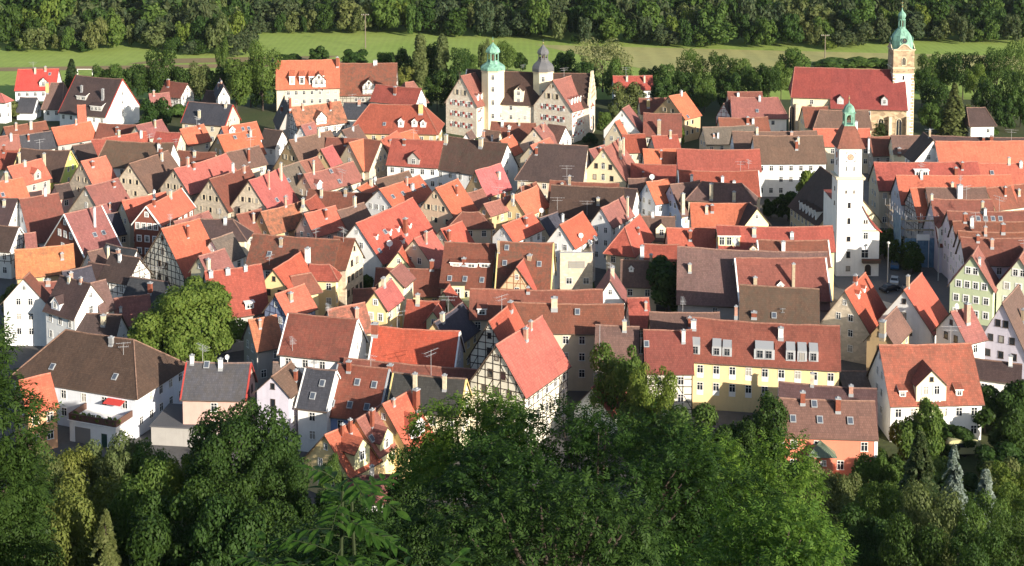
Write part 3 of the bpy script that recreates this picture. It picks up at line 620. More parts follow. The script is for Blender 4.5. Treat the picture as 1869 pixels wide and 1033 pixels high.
('house','wide red roof in front with three white chimneys','R','c',48.57,329.64,3.125,18.57,4.01,7.72,12.5,0,0,6,'b','','','w',0,[(6.42,1.89,1.75,0.6,'w'),(-0.74,2.18,1.82,0.65,'w'),(-3.46,2.21,0.8,0.7,'w')],[],[]),
('house','orange roof with grey gable left of the wide red roof','O','t',37.09,349.55,-3.088,8.53,3.2,9.19,13,0,0,6,'b','','','',0,[],[],[]),
('house','dark red roof behind blue gables','R','c',34.36,339.5,2.989,10.49,3.2,7.69,11.5,0,0,7,'b','','','',0,[(2.39,2.2,1.41,0.46,'b')],[],[]),
('house','red roof beside tall chimneys of the cream gable','R','c',32.29,372.74,-3.031,5.81,3.2,7.69,11.5,0,0,6,'b','','','',0,[],[],[]),
('house','flat lit red roof below the ochre brown gable','R','c',40.09,368.99,-2.862,6.86,3.2,8.19,12,0,0,6,'b','','','',0,[],[],[]),
('barn','long plain brown barn roof with two aerials in centre','DB','c',16.79,311.02,2.977,15.7,4.58,8.05,13.5,0,0,7,'b','','','',0,[(-2.67,2.62,1.52,0.66,'c'),(4.67,-0.29,4.98,0.45,'A'),(6.24,3.87,3.05,0.45,'A'),(-0.42,4.35,3.27,0.45,'A')],[],[]),
('house','red roof edge peeping over the long brown barn','RB','c',16.51,318.78,2.944,15.5,3.2,8.69,12.5,0,0,5,'b','','','',0,[],[],[]),
('house','white gablet house on the lower edge of largest dark roof','B','w',8.6,339.38,-2.041,3.28,1.99,7.68,10,0,0,6,'b','1','','',0,[],[],[]),
('house','small dusty roof right of the rose roof','RB','c',3.72,327.69,-2.246,5.85,3.2,5.69,9.5,0,0,6,'b','','','',0,[],[],[]),
('house','thin yellow gable with steep orange roof','O','y',2.91,311.11,-2.123,9.59,3.2,8.69,12.5,0,0,6,'b','','','',0,[(5.78,0.33,1.16,0.6,'c')],[],[]),
('house','slate roof with grey satellite dish between two white gables','S','c',7.73,296.96,-2.273,5.76,3.2,7.19,11,0,0,6,'b','','','',0,[(-2.93,1.56,1.82,0.5,'w'),(2.42,0.21,1.91,1.03,'E')],[],[]),
('house','white gable in half shade with dusty red roof and tall cream chimney','P','w',21.49,299.71,-2.09,10.56,2.49,9.55,13,0,0,6,'b','1,2,2','','',0,[(-2.73,2.36,4.24,0.46,'c')],[],[]),
('house','pale blue gable with bright red roof, left of the pair','O','bl',33.61,324.07,-2.592,5.84,3.43,7.47,11.5,0,0,6,'b','1,2','','',0,[(1.56,0.22,1.47,1.23,'E')],[],[]),
('house','small dark roof with white gable left of the blue gables','D','w',27.33,322.46,2.73,2.83,3.2,6.19,10,0,0,5,'a','','','',0,[],[],[]),
('house','pale blue gable with brown roof and three attic windows','B','blue',39.83,322.2,-2.712,7.54,4.9,5.69,11.5,0,0,6,'b','1,3,3','','',0,[(3.36,4.65,4.58,0.77,'c'),(0.91,3.25,0.85,0.53,'w')],[],[]),
('house','grey brown roof right of the cream arched gable','B','c',30.08,330,-3.005,5.11,3.2,6.69,10.5,0,0,6,'b','','','',0,[],[],[]),
('house','shaded brown hipped roof with tall cream chimney','B','c',47.76,318.21,2.929,8.98,2.77,9.2,12.5,3.14,3.14,7,'b','','','',0,[(2.16,2.63,3.6,0.77,'c'),(-2.93,2.63,2.04,0.72,'c')],[],[]),
('house','peach shaped gable in front of the shaded hipped roof','P','pe',48.93,319.38,-1.946,3.73,1.87,7.91,11,0,0,6,'b','','','',0,[],[],[]),
('house','wide orange roof left of the lemon gable','O','c',44.63,299.14,3.114,12.45,3.6,8.71,13,0,0,6,'b','','','',0,[],[],[]),
('house','lemon yellow gable with dark attic window','D','ly',51.24,296.49,1.82,3.95,2.77,9.81,13.2,0,0,5,'a','1','','',0,[],[],[]),
('house','bright orange roof directly behind the clock tower','O','c',89.14,379.77,-3.142,14.84,3.2,7.69,11.5,0,0,6,'b','','','',0,[],[],[]),
('house','brown roof with orange ridge right of the clock tower','RB','g',98.49,376.42,-3.025,5.5,3.33,6.03,10,0,0,6,'b','','','',0,[(3.68,2.32,2.98,0.45,'w')],[],[]),
('house','small pale house with grey roof left of white pediment','B','yw',104.07,371.23,3.106,7.09,3.2,7.69,11.5,0,0,6,'b','','','',0,[(2.18,3.04,1.11,0.83,'p')],[],[]),
('house','large white pediment gable with round window and purple roof','D','w',104.08,350.49,1.604,7.77,4.58,10.65,16,0,0,5,'a','','','',0,[],[],[]),
('large_house','very long bright orange roof at the right edge','O','w',116.68,346.98,-3.117,23.83,3.66,11.14,15.5,0,0,6,'b','','','',0,[],[],[]),
('house','dark flat strip of roof behind the bright orange roof','D','g',117.47,351.95,3.025,23.75,3.2,11.69,15.5,0,0,6,'b','','','',0,[],[],[]),
('town_house','long red roof with big white box dormer right of clock tower','R','c',97.39,329.64,-3.111,24.2,4.36,9.3,14.5,0,0,6,'b','','','',0,[],[(1.54,2.22,3.23,1.49,'b','w')],[]),
('house','orange red roof at right edge with small metal hatch','O','c',116.1,330.12,3.117,12.53,3.2,10.19,14,0,0,6,'b','','','',0,[],[],[(3.34,1.58)]),
('town_house','bright orange roof of street house opposite the clock tower','O','bl',100.74,319.23,-3.119,25.96,4.32,8.85,14,0,0,6,'b','','','',0,[],[],[]),
('house','narrow orange roof next to the blue scaffold','O','hb',90.55,311.5,-3.033,3.36,4.89,7.17,13,0,0,6,'b','','','',0,[],[],[]),
('house','brown roof with large white chimney at right','B','c',98.43,310.11,-3.107,13.02,3.2,9.69,13.5,0,0,6,'b','','','',0,[(-0.33,1.68,3.17,1.08,'w')],[],[]),
('house','dusky red roof at the right edge behind white chimney roof','RB','c',112.62,317.47,-2.747,12.2,3.2,8.19,12,0,0,6,'b','','','',0,[],[],[]),
('town_house','dusty red town house roof beside the scaffold with red gablet','RB','lav',96.04,298.48,3.101,12.47,6.65,6.07,14,0,0,6,'b','','','',0,[(6.29,0.05,1.25,0.5,'c')],[(5.6,6.63,1.33,4,'g','w')],[]),
('town_house','rearmost of the saw-tooth red roofs beside the green gables','RB','lav',98.81,289.47,-3.123,16.94,3.2,10.19,14,0,0,6,'b','','','',0,[],[],[]),
('town_house','second saw-tooth red roof with long metal skylight band','RB','lav',96.72,281.47,3.106,15.03,3.2,10.19,14,0,0,6,'b','','','',0,[],[],[(2.55,-0.34),(1.07,-0.36),(-0.42,-0.37),(-1.91,-0.38)]),
('town_house','third saw-tooth red roof, a narrow strip','RB','lav',95.1,275.07,3.077,13.55,3.2,9.99,13.8,0,0,6,'b','','','',0,[],[],[]),
('town_house','front saw-tooth red roof with broad slope behind green gables','RB','lav',93.8,270.47,3.087,12.85,3.33,10.03,14,0,0,6,'b','','','',0,[],[],[]),
('house','green gable with white framed windows, fully in view','P','gr',88.17,265.09,-2.039,6.59,4.01,6.99,13,0,0,6,'b','2,4,4','t','',0,[],[],[]),
('house','pale green gable cut by the right edge','P','lg',97,264.37,-2.057,8.26,4.03,7.07,13,0,0,6,'b','2,3,3','t','',0,[],[],[]),
('house','dark hipped bungalow roof among trees at the right','D','w',139.52,422.69,-3.059,5.76,5.44,4.25,8.5,1,1,6,'b','','','',0,[],[],[]),
('house','curved bright white gable with half-timbered front at the left edge','D','hb',-105.89,291.94,2.881,6.04,3.2,6.19,10,0,0,5,'a','','','w',0,[],[],[]),
('house','small pink roof beside the curved white gable','P','w',-99.81,288.65,-2.707,1.8,3.2,5.69,9.5,0,0,7,'b','','','',0,[],[],[]),
('house','weathered orange roof on ochre house, left of the red gable','OM','oc',-92.61,275.69,-2.769,10.59,3.54,6.28,10.5,0,0,7,'b','','','',3,[],[],[]),
('house','small brown roof with tall cream chimney below red gable','B','w',-82.87,277,-2.364,2.99,3.2,5.69,9.5,0,0,6,'b','','','',0,[(-1.85,1.59,2.65,0.51,'c')],[],[]),
('house','dark slate roof with tiny white gable tip before timbered gable','S','w',-78.3,279.3,2.627,7.94,3.2,5.69,9.5,0,0,5,'a','','','',0,[],[],[]),
('house','dark roof with glaring white gable and timbered front wall','D','hb',-75.11,270.39,2.648,6.98,3.2,6.69,10.5,0,0,5,'a','','','',0,[(0.69,0.8,1.44,0.54,'w')],[],[]),
('house','low purple slate roof above the lime tree','S','bl',-68.71,263.38,2.785,8.05,3.2,4.19,8,0,0,5,'b','','','',0,[],[],[]),
('house','small red roof half hidden by the lime tree','P','w',-69.08,252.29,-2.792,5.89,3.2,4.69,8.5,0,0,7,'b','','','',0,[(2.15,1.68,0.96,0.46,'w')],[],[]),
('house','bright white gable with red window edge at left of dark twin','RB','w',-87.96,251.96,-1.61,2.7,3.94,8.1,12.5,0,0,6,'b','1,2','','',0,[],[],[]),
('house','low red roof with white wall between two white gables','RB','w',-87.59,260.38,-2.967,4.58,3.2,4.69,8.5,0,0,5,'b','','','',1,[(-0.69,0.27,1,0.79,'p')],[],[]),
('house','large dark roof with bright white gable and red gablet','D','w',-77.46,246.6,2.526,8.08,3.54,8.6,13.5,0,0,5,'a','1,1','','',0,[(1.32,0.39,1.13,0.49,'c'),(-1.62,0.11,1.03,0.49,'p')],[(1.27,3.85,2.24,2.43,'g','bl')],[]),
('house','brown slope behind the dark roof with white gable','B','w',-74.11,248.6,-2.395,2.59,3.43,8.42,12.5,0,0,6,'b','','','',0,[],[],[]),
('house','tiny grey roof under the weathered orange roof','S','w',-84,268.38,-2.486,5.33,3.2,4.69,8.5,0,0,6,'b','','','',0,[(1.56,1.01,1.22,0.69,'p')],[],[]),
('house','small almost black roof under cream chimney','D','w',-80.47,271.33,2.716,4.83,3.2,4.69,8.5,0,0,5,'b','','','',0,[],[],[]),
('house','tall dark half-timbered gable with orange roof','O','hd',-65.28,274.75,-2.264,8.75,6.77,7.56,15.5,0,0,6,'b','1,1,2','d','',0,[(-0.13,2.03,2.5,0.45,'b')],[],[]),
('house','cream gable with dusty pink roof above the lime tree','P','cy',-56.96,264.01,-2.237,5.9,2.65,9.86,13,0,0,6,'b','1,1','','',0,[(2.35,1.81,2,0.68,'c')],[],[]),
('house','grey brown roof behind the dusty pink roof','G','w',-57.55,276.54,-2.131,5.53,3.2,8.69,12.5,0,0,6,'b','','','',0,[],[],[]),
('house','dark brown hipped roof right of the half-timbered gable','D','c',-61.39,288.63,3.108,7.07,2.71,9.27,12.5,3.31,3.31,5,'b','','','',0,[(-2.22,0.57,1.32,0.61,'w')],[],[]),
('house','thin pinkish roof behind the half-timbered gable roof','P','c',-67.22,292.54,-2.148,9.55,3.2,8.19,12,0,0,6,'b','','','',0,[],[],[]),
('house','long rust brown roof with narrow white gable','RM','w',-41.96,270.87,2.923,17.26,4.09,9.13,14,0,0,5,'a','1,1','','',0,[(2.65,1.23,1.55,0.58,'t'),(4.03,3.88,2.05,0.45,'A')],[],[(4.56,2.51)]),
('house','grey stone gable with arched openings in shade','RB','t',-32.38,269.56,2.778,4.14,3.79,9.69,14.2,0,0,5,'a','1,2,4','d','',0,[(-0.02,0.49,2.77,0.45,'A')],[],[]),
('house','yellow gable with clipped top and red orange roof','OR','y',-42.07,261.06,-1.878,11.36,2.92,9.1,12.5,0,0,6,'b','1,2,2','d','',0,[(-5.21,1.58,2.94,0.93,'w')],[],[]),
('house','red pyramid hipped wing with white finial','RB','y',-39.21,258.62,-2.581,3.84,1.95,7.71,10.5,1,0,6,'a','','','',0,[],[],[]),
('house','red hipped turret roof with silver finial by the shaded gables','R','y',-36.51,264.57,3.051,3.59,1.61,8.44,10.5,1.76,0,5,'b','','','',0,[],[],[]),
('house','wide red roof with three white chimneys on its ridge','R','g',-50.81,253.39,-2.716,9.98,5.69,6.72,13.5,0,0,6,'b','','','',0,[(4.21,0.6,0.96,0.69,'w'),(1.11,0.46,0.83,0.77,'w'),(-2.19,0.35,0.8,0.58,'w')],[(-1.68,5.2,1.53,1.33,'b','w')],[]),
('house','bluish half-timbered gable with plain orange roof','O','htb',-39.58,247.38,-2.21,6.86,2.96,8.01,11.5,0,0,6,'b','1,2','','',0,[],[],[]),
('house','narrow orange brown roof on tall grey house by lime tree','OM','g',-41.9,232.89,-2.606,4.5,3.26,7.61,11.5,0,0,6,'b','','','',2,[(0.88,1.02,1.51,0.45,'p')],[],[]),
('house','large deep red roof with bright white blank gable','RBm','w',-30.88,226.54,2.885,11.77,4.15,9.05,14,0,0,5,'a','1','','w',0,[(3.74,3.94,2.23,0.45,'A')],[],[]),
('house','little ochre gabled dormer house at foot of deep red roof','OR','oc',-34.08,229.44,-2.318,2.24,3.2,3.3,6.5,0,0,6,'a','','','',0,[],[],[]),
('house','low grey lead roof in front of the deep red roof','G','w',-34.7,224.8,-3.083,7.71,3.2,3.19,7,0,0,7,'b','','','',0,[],[],[]),
('house','lavender white house with brown roof and red chimney','B','lav',-35.09,210.5,-1.889,5.84,2.79,8.87,11.5,0,0,6,'b','1,1,1','d','',0,[(-0.79,1.98,1.78,0.55,'b')],[],[]),
('house','slate roof with skylights joined to the lavender house','S','w',-29.05,210.34,2.868,4.65,3.65,7.15,11.5,0,0,5,'b','','','w',0,[],[],[(0.23,2.68),(-0.77,1.37)]),
('house','pink rendered house with grey slate roof and two white chimneys','S2','pk',-45.19,213.09,3.097,9.63,3.42,7.42,11.5,0,0,5,'a','1,2,2','d','r',1,[(4.13,0.1,1.39,0.56,'w'),(-0.4,0.53,1.55,0.62,'w'),(-1.38,-0.23,1.15,0.65,'E')],[],[(1.8,0.29)]),
('large_house','big white house with brown hipped roof and planted balcony','DB','bl',-66.17,222.08,2.789,12.97,6.88,6.73,12.5,5.23,5.23,5,'a','','','',6,[(-2.96,0.97,1.35,0.67,'g'),(-6.01,2.07,2.18,0.45,'A')],[],[(5.33,4.99),(-6.46,5)]),
('house','brick and half-timber house with orange roof behind leaves','OR','brk',-72.53,209.83,-2.482,4.37,3.2,6.69,10.5,0,0,6,'b','','','',2,[],[],[]),
('house','small white gabled house with black roof behind the brown hipped roof','D','w',-71.99,243.07,3.011,7.01,3.2,4.69,8.5,0,0,5,'a','1,2','','',0,[],[],[]),
('house','white gable with orange roof and five pointed white dormers','OR','w',-26.35,289.97,-2.047,21.43,6.05,6.8,14,0,0,6,'b','1,2,2','','',0,[(-1.45,3.98,3.31,0.88,'b'),(6.07,4.89,1.19,1.29,'E')],[(7.91,3.11,0.56,1.18,'g','w'),(3.08,3.33,0.57,1.3,'g','w'),(0.1,3.42,0.57,1.21,'g','w'),(-4.1,3.65,0.58,1.11,'g','w'),(1.08,5.16,0.65,1.31,'g','w')],[(4.33,2.66),(9.47,4.6)]),
('house','small orange roof with brick chimney below peach gable','OR','c',-12.66,291.03,-2.201,6.75,3.2,6.69,10.5,0,0,6,'b','','','',0,[(3.16,1.84,2.3,0.66,'b')],[],[]),
('house','cream gable with patched pink roof right of dormered roof','K','c',-17.67,277.64,-2.086,6.26,4.49,7.38,12.5,0,0,6,'b','1,2','','',0,[(0.79,1.14,2.43,0.51,'p')],[],[]),
('house','little yellow gable with red strip roof','OR','ly',-21.95,275.27,-1.681,4.71,2.45,7.35,10.5,0,0,6,'b','1','','',0,[],[],[]),
('house','low red roof running behind the yellow balcony','RB','y',-19.6,266.82,3.091,12.68,3.2,5.19,9,0,0,5,'b','','','',0,[],[],[]),
('house','pale yellow gable with brown pink roof above ochre gable','P','cy',-21.69,259.97,-1.853,5.4,2.54,9.05,11.5,0,0,6,'b','1','','',0,[],[],[]),
('house','ochre yellow gable with two dark windows and rose roof','K','y',-22.8,246.43,-1.912,6.73,2.18,9.67,12.5,0,0,6,'b','1,2','t','',0,[],[],[]),
('house','dark red roof in shade left of ochre yellow gable','RB','c',-27.1,255,-3.014,3.72,3.2,5.19,9,0,0,7,'b','','','',0,[],[],[]),
('house','mottled orange roof with grey ridge strip','M','c',-28.72,240.07,-2.591,6.69,3.2,7.19,11,0,0,6,'b','','','',0,[],[],[]),
('town_house','red brown roof with three long shed dormers','RB','c',-7.99,266.8,2.997,9.48,5.55,7.39,14,0,0,5,'b','','','',0,[],[(2.22,3.03,2.22,0.91,'s','w'),(-0.75,3.08,2.21,1.01,'s','w'),(-3.28,3,2.01,1,'s','w')],[(3.14,4.69),(0.2,4.67),(-3.05,4.7)]),
('house','big brown roof with parapet verge and yellowish gable edge','RM','yw',2.66,264.01,3.04,10.05,5.73,8.17,15,0,0,7,'a','','','y',0,[(5.08,1.37,2.61,0.45,'t')],[],[(3.57,0.8),(-2.74,2.77),(3.76,2.78)]),
('house','peach gable with faint timbering and pointed orange roof','OR','hp',1.63,259.92,-1.827,5.61,3.36,8.05,12.5,0,0,6,'b','1','','',0,[(-2.52,1.1,2.3,1,'t')],[],[]),
('house','dark rose roof between ochre yellow gable and slate roof','R','c',-15.26,247.11,3.013,6.53,3.2,5.69,9.5,0,0,5,'b','','','',0,[],[],[]),
('house','small pointed red roof beside the yellow balcony','OR','ly',-11.81,250.71,-1.793,3.76,3.2,6.69,10.5,0,0,6,'b','','','',0,[],[],[]),
('house','small yellow gable with blue and white bay and red roof','OR','ly',-13.39,243.55,-1.762,3.61,1.34,7.79,9.5,0,0,6,'b','1','','',0,[],[],[]),
('house','slate roof with orange patches left of timbered twins','S','y',-10.77,235.43,-1.989,10.27,3.2,7.69,11.5,0,0,6,'b','','','',0,[],[],[]),
('house','very long rust red roof across the centre','RB','c',4.22,241.51,3.124,22.59,3.2,9.69,13.5,0,0,7,'b','','','',0,[(1.42,0.27,0.92,0.55,'b')],[(9.34,2.99,1.46,1.37,'s','w')],[]),
('house','long brown red roof with big cream chimney behind timbered twins','RB','c',9.11,233.42,3.086,18.9,3.2,10.25,13.8,0,0,7,'b','','','',0,[(1.96,0.53,1.87,1.03,'c')],[],[(-1.91,1.04)]),
('house','rear half-timbered gable of the twins with salmon roof','OR','hd',-1.83,225.97,-1.946,9.7,3.52,8.92,15,0,0,6,'b','1,1,2','d','',0,[],[],[]),
('house','front half-timbered gable of the twins with big salmon roof','KO','hd',1.19,214.77,-2.091,14.02,4.89,9.24,16,0,0,6,'b','1,2,3','d','',0,[],[],[]),
('house','white gable with single attic window and red roof in half shade','OR','w',1.15,288.82,-2.147,11.23,2.58,9.68,12.5,0,0,6,'b','1','','',0,[],[],[]),
('house','white gable with two narrow dark windows above brick terrace','OR','w',12.08,283.96,-2.055,10.47,3.12,9.98,14,0,0,6,'b','1,2','','',0,[(1.68,2.96,1.18,0.98,'E')],[],[(-0.85,3.72),(-3.66,3.63)]),
('house','pointed bright orange hipped roof','OR','c',24.75,287.26,-1.962,10.08,3.03,8.18,12.5,0,3.22,6,'b','','','',0,[],[],[]),
('house','brown roof with large white gabled dormer','B','c',30.76,294.04,3.081,6.65,3.2,7.69,11.5,0,0,7,'b','','','',0,[],[(-0.67,3.63,2.43,3.32,'g','yw')],[]),
('house','red roof with glaring white chimney','R','c',29.58,275.8,3.088,6.57,3.2,7.19,11,0,0,7,'b','','','',0,[(3.85,1.51,2.1,0.75,'w')],[],[]),
('house','brown roof in shade with one small dormer by the dark tree','B','c',24.72,270.51,3.041,6.68,3.2,5.69,9.5,0,0,7,'b','','','',0,[],[(1.49,1.57,0.9,1.33,'g','w')],[]),
('house','clean white gable with one small window, dead centre right','P','w',17.94,253.26,-1.647,7.92,2.64,8.43,12.5,0,0,14,'b','1','','',0,[],[],[]),
('house','narrow pink red roof right of the clean white gable','R','pk',22.3,245.61,-3.058,3.36,3.2,6.69,10.5,0,0,6,'b','','','',0,[(-1.16,1.36,1.5,0.45,'p')],[],[]),
('house','orange red roof with white dormer at its left','OR','c',36.5,282.41,-3.104,10.04,3.2,8.69,12.5,0,0,6,'b','','','',0,[],[],[]),
('town_house','long red roof with yellow loggia left of clock tower','R','y',52.35,277.96,3.122,22.54,3.2,10.39,14.2,0,0,6,'b','','','',0,[(4.25,1.16,1.33,0.76,'c'),(-3.18,1.45,0.95,0.67,'w')],[(9.38,2.8,4.3,2.52,'s','y')],[]),
('house','dusty red roof with white parapet and cream chimney','RB','c',54.72,271.59,3.131,13.41,3.2,9.39,13.2,0,0,6,'b','','','w',0,[(2.09,1.47,2.02,0.7,'w'),(11.27,0.96,1.34,1.07,'E')],[(7.83,1.37,1.44,1.13,'g','pe')],[]),
('town_house','huge plain brown roof, lower half in shade','B','g',44.73,259.59,3.015,27.13,6.85,6.84,15,0,0,7,'a','','','',2,[(11.44,3.07,1.58,0.59,'c')],[],[]),
('town_house','broad dusty red roof with very tall tan chimney','RBp','w',49.48,256.72,-3.134,16.36,5.04,8.29,14.3,0,0,6,'a','','','w',0,[(-1.74,3.58,4.46,0.54,'t'),(5.18,3.3,1.55,0.66,'t')],[(0.58,3.57,1.16,1.06,'g','w')],[]),
('house','very dark mottled roof with narrow white gable','DM','w',46.88,243.57,2.969,13.2,3.83,8.64,13.2,0,0,7,'a','','','',0,[(4.3,3.64,1.01,0.92,'b'),(7.39,3.64,1.85,0.52,'p'),(-0.58,2.98,0.92,0.45,'A')],[],[(0.87,3.4)]),
('house','brown to red roof behind the left end of yellow house','B','c',29.26,235.34,3.123,11.41,3.2,7.69,11.5,0,0,7,'b','','','',0,[],[],[]),
('apartment_house','long yellow apartment house with grey dormers and red roof','RBy','y',41.19,225.36,2.977,23.16,4.4,8.26,13.5,0,0,7,'a','','y','',9,[(11.52,1.13,1.52,0.8,'w'),(-2.46,1.52,1.68,0.8,'w')],[(11.11,3.92,1.5,1.95,'z','z'),(7.7,3.9,1.5,1.85,'z','z'),(6.04,3.89,1.5,1.76,'z','z'),(0.14,3.94,3.25,1.93,'z','z'),(-4,3.94,1.49,2.01,'z','z'),(-5.8,3.93,1.49,2.01,'z','z'),(-7.6,3.91,1.48,2.01,'z','z')],[]),
('house','red roof over half-timbered wall left of yellow house','RBy','hd',25.2,224.36,3.115,7.33,4.31,7.37,12.5,0,0,7,'b','','','',0,[],[],[(3.5,1.55)]),
('house','brown roof partly behind garden tree, centre right','B','g',17.25,226.72,3.024,6.67,4.14,7.36,12.3,0,0,7,'b','','','',0,[],[],[]),
('house','coral red house with pinkish brown roof and four skylights','Bp','co',45.62,200.02,3.067,13.28,3.2,7.19,11,0,0,6,'a','','','',4,[(3.47,0.31,1.77,0.68,'b'),(-1.49,0.95,2,0.7,'b')],[],[(1.82,0.43),(5,1.86),(1.18,1.88),(-3.13,1.89)]),
('house','low dark shed roof behind the coral house','RS','g',48.6,212.69,2.953,14.29,3.2,4.19,8,0,0,7,'b','','','',0,[],[],[]),
('large_house','weathered orange roof with large cream cross gable','M2','w',64.67,216.69,-3.091,14.17,5.8,6.09,13,0,0,6,'b','','','',6,[],[(0.86,5.86,4.62,4.98,'c','yw'),(5.1,5.16,1.01,1.17,'s','w'),(-3.67,5.19,1.01,1.25,'s','w')],[]),
('house','tan gable in shade with orange roof and two white dormers','OR','t',61.42,248.66,-2.111,11.53,4.59,5.65,12.5,0,0,6,'b','1,2,2','','',0,[],[(2.1,1.46,0.78,1.41,'g','w'),(-1.41,1.38,0.71,1.21,'g','w')],[]),
('house','white gable with orange roof between tan gable and street','OR','w',71.73,248.58,-2.117,10.83,4.98,5.76,12.5,0,0,6,'b','1,1,2','d','',0,[],[],[]),
('house','dusty brown roof with broad tall tan chimney','Bp','oc',64.35,236.95,-2.122,9.07,2.41,7.31,10.5,0,0,6,'b','1,1','d','',0,[(5.95,0.82,2.22,1.06,'t')],[],[]),
('house','white gable below the green gables with pink boxed chimney','P','w',76.69,236.85,-2.635,4.51,3.46,7.39,11.5,0,0,6,'b','1,2','d','',0,[(0.1,1.46,3.43,0.9,'p'),(1.23,0.09,1.09,0.65,'E')],[],[]),
('house','lilac white gable at right edge under the pale green gable','B','lav',86.9,242.02,-2.144,11.12,4.4,3.9,12.5,0,0,6,'b','2,3,3','d','',0,[],[],[]),
('house','low brown garage roof on white wall at the right','D','w',79.88,227.57,2.782,7.19,3.2,4.15,6,0,0,7,'b','','','',2,[],[],[]),
('house','low grey courtyard building with small windows','G','g',55.73,223.43,-3.142,5.32,3.2,4.51,6,0,0,6,'b','','','',3,[],[],[]),
('house','orange front end of the stepped terrace with yellow gablet','O','y',-24.21,195.31,-2.21,6.3,4.39,4.42,9,0,0,6,'b','','','',0,[(0.62,0.81,1.88,0.45,'b'),(-0.92,0.87,2.11,0.45,'b')],[(0.36,5.1,3.11,4.15,'c','ly')],[]),
('house','brown middle house of the stepped terrace with brick chimney','P','y',-20.69,199.19,-2.107,5.5,3.62,5.19,9.5,0,0,6,'b','','','',0,[(0.89,1.24,2.67,0.55,'b')],[(0.55,3.99,3.19,3.03,'c','ly')],[(2.37,2.17)]),
('house','orange rear house of the stepped terrace with thick brick chimney','OR','y',-16.93,202.06,-2.201,5.7,4.84,4.74,10.5,0,0,6,'b','','','',0,[(-2.39,1.8,3.21,0.87,'b'),(1.21,0.5,1.08,0.45,'p')],[(-0.08,4.01,3.08,3.08,'c','w')],[]),
('house','low rose shed roof below the stepped terrace','P','w',-19.45,190.95,-3.096,6.98,3.2,1.76,4,0,0,7,'b','','','',0,[],[],[]),
('house','blue house with brown red roof and six skylights','RBm','blue2',-22.7,211.46,2.888,7.92,4.84,5.74,11.5,0,0,5,'a','','','g',2,[(2.18,0.58,1.71,0.65,'b')],[],[(0.42,1.63),(-2.34,1.71),(3.67,3.92),(0.78,3.89),(-1.94,3.91)]),
('house','long red ridge strip behind the charcoal roof','RB','c',-15.96,217.99,2.917,21.62,3.2,5.49,9.3,0,0,5,'b','','','',0,[(2.98,1.3,1.84,0.83,'b'),(-3.59,0.93,4.16,0.45,'A')],[],[]),
('house','big charcoal roof with two cream chimneys and thin yellow gable','C','yw',-12.46,209.02,2.916,11.06,3.31,7.05,11,0,0,5,'a','','','y',0,[(1.91,1.29,2.41,0.58,'c'),(-2.66,1.13,2.32,0.57,'c')],[],[]),
('house','bright orange roof with mottled old left end and bluish gable','OX','bl',-15.48,225.39,2.974,13.89,3.8,7.78,12.3,0,0,5,'a','1,2','','w',0,[(6.83,0.8,1.91,1.04,'b')],[],[]),
('house','small pink roof among the front trees by aerial mast','KO','w',14.22,217.59,-2.054,7.56,3.2,3.19,7,0,0,6,'b','','','',0,[],[],[]),
('town_hall','dark roofed hall with row of pointed dormers left of the clock tower','D','cy',72.73,315.01,1.763,16.69,7.25,6.49,15,0,0,5,'a','','','',8,[],[(2.98,7.03,0.47,2.16,'g','w'),(1.35,6.99,0.47,2.1,'g','w'),(-0.44,6.98,0.46,2.2,'g','w'),(-2.21,6.96,0.46,2.2,'g','w'),(-3.96,6.95,0.46,2.21,'g','w'),(-5.84,6.96,0.46,2.28,'g','w')],[]),
('house','red brown house with timbered gable among trees left of the slate roof','RB','hb',-109.23,458.44,2.602,9.13,3.2,5.69,9.5,0,0,5,'a','1,3','','',0,[(2.62,1.16,2.43,0.83,'b')],[],[]),
('house','low dusty red wing in front of the timbered gable house','P','g',-113,450.25,-2.718,6.03,3.2,3.69,7.5,0,0,6,'b','','','',0,[],[],[]),
('house','small dark roofed house with white timbered gable under the big poplars','D','hb',-95.05,448.81,2.751,5.61,3.2,4.69,8.5,0,0,5,'a','1,1','','',0,[],[],[]),
('house','tall white gable edge behind the leafy poplars','S','w',-91.78,445.12,1.852,14.22,1.9,8.65,12,0,0,13,'b','','','',0,[],[],[]),
('house','white house with rose roof cut by the left edge','K','w',-162.88,442.71,2.842,4.72,1.72,6.95,9,2.75,0,5,'a','','','',0,[],[],[]),
('house','small bluish annex with dark roof under bright red roof','S','bl',-154.08,448.08,3.043,5.27,3.2,2.69,6.5,0,0,5,'a','','','',0,[],[],[]),
('house','tiny white gable with brown roof under the castle gable','B','w',-11.81,385.31,-1.906,3.67,1,8.04,9.5,0,0,6,'b','1','','',0,[],[],[]),
('house','low brown roof with white gable tip under the castle','B','c',-5.56,386.17,2.753,4.6,3.2,5.69,9.5,0,0,5,'a','','','',0,[(1.85,1.42,1.9,0.58,'p'),(-0.92,1.98,1.6,0.46,'w')],[],[])]
CASTLE=[
('wing','','P','cas',-13.3,425.96,-2.178,7,5.9,9.63,18,0,0,6,'b','1,2,3,3,3','r','',0,[],[(1.68,5.05,0.7,2.07,'g','w'),(-0.32,5.01,0.7,2.01,'g','w')],[]),
('wing','','P','cas',15.35,420.93,-2.166,11.65,6.85,9.73,18,0,0,6,'b','1,2,3,3,3,3','r','',0,[],[(4.32,5.73,0.56,2.03,'g','w'),(2.49,5.6,0.56,1.88,'g','w'),(0.87,5.56,0.57,1.79,'g','w'),(-0.76,5.59,0.57,1.83,'g','w'),(-2.44,5.61,0.57,1.74,'g','w')],[]),
('wing','','DB','cas',5.23,427.61,2.937,38.56,6.6,10.15,18.6,0,0,5,'a','1,2,3,3','','w',9,[],[(2.01,6.33,2.8,4.78,'g','cas')],[])]
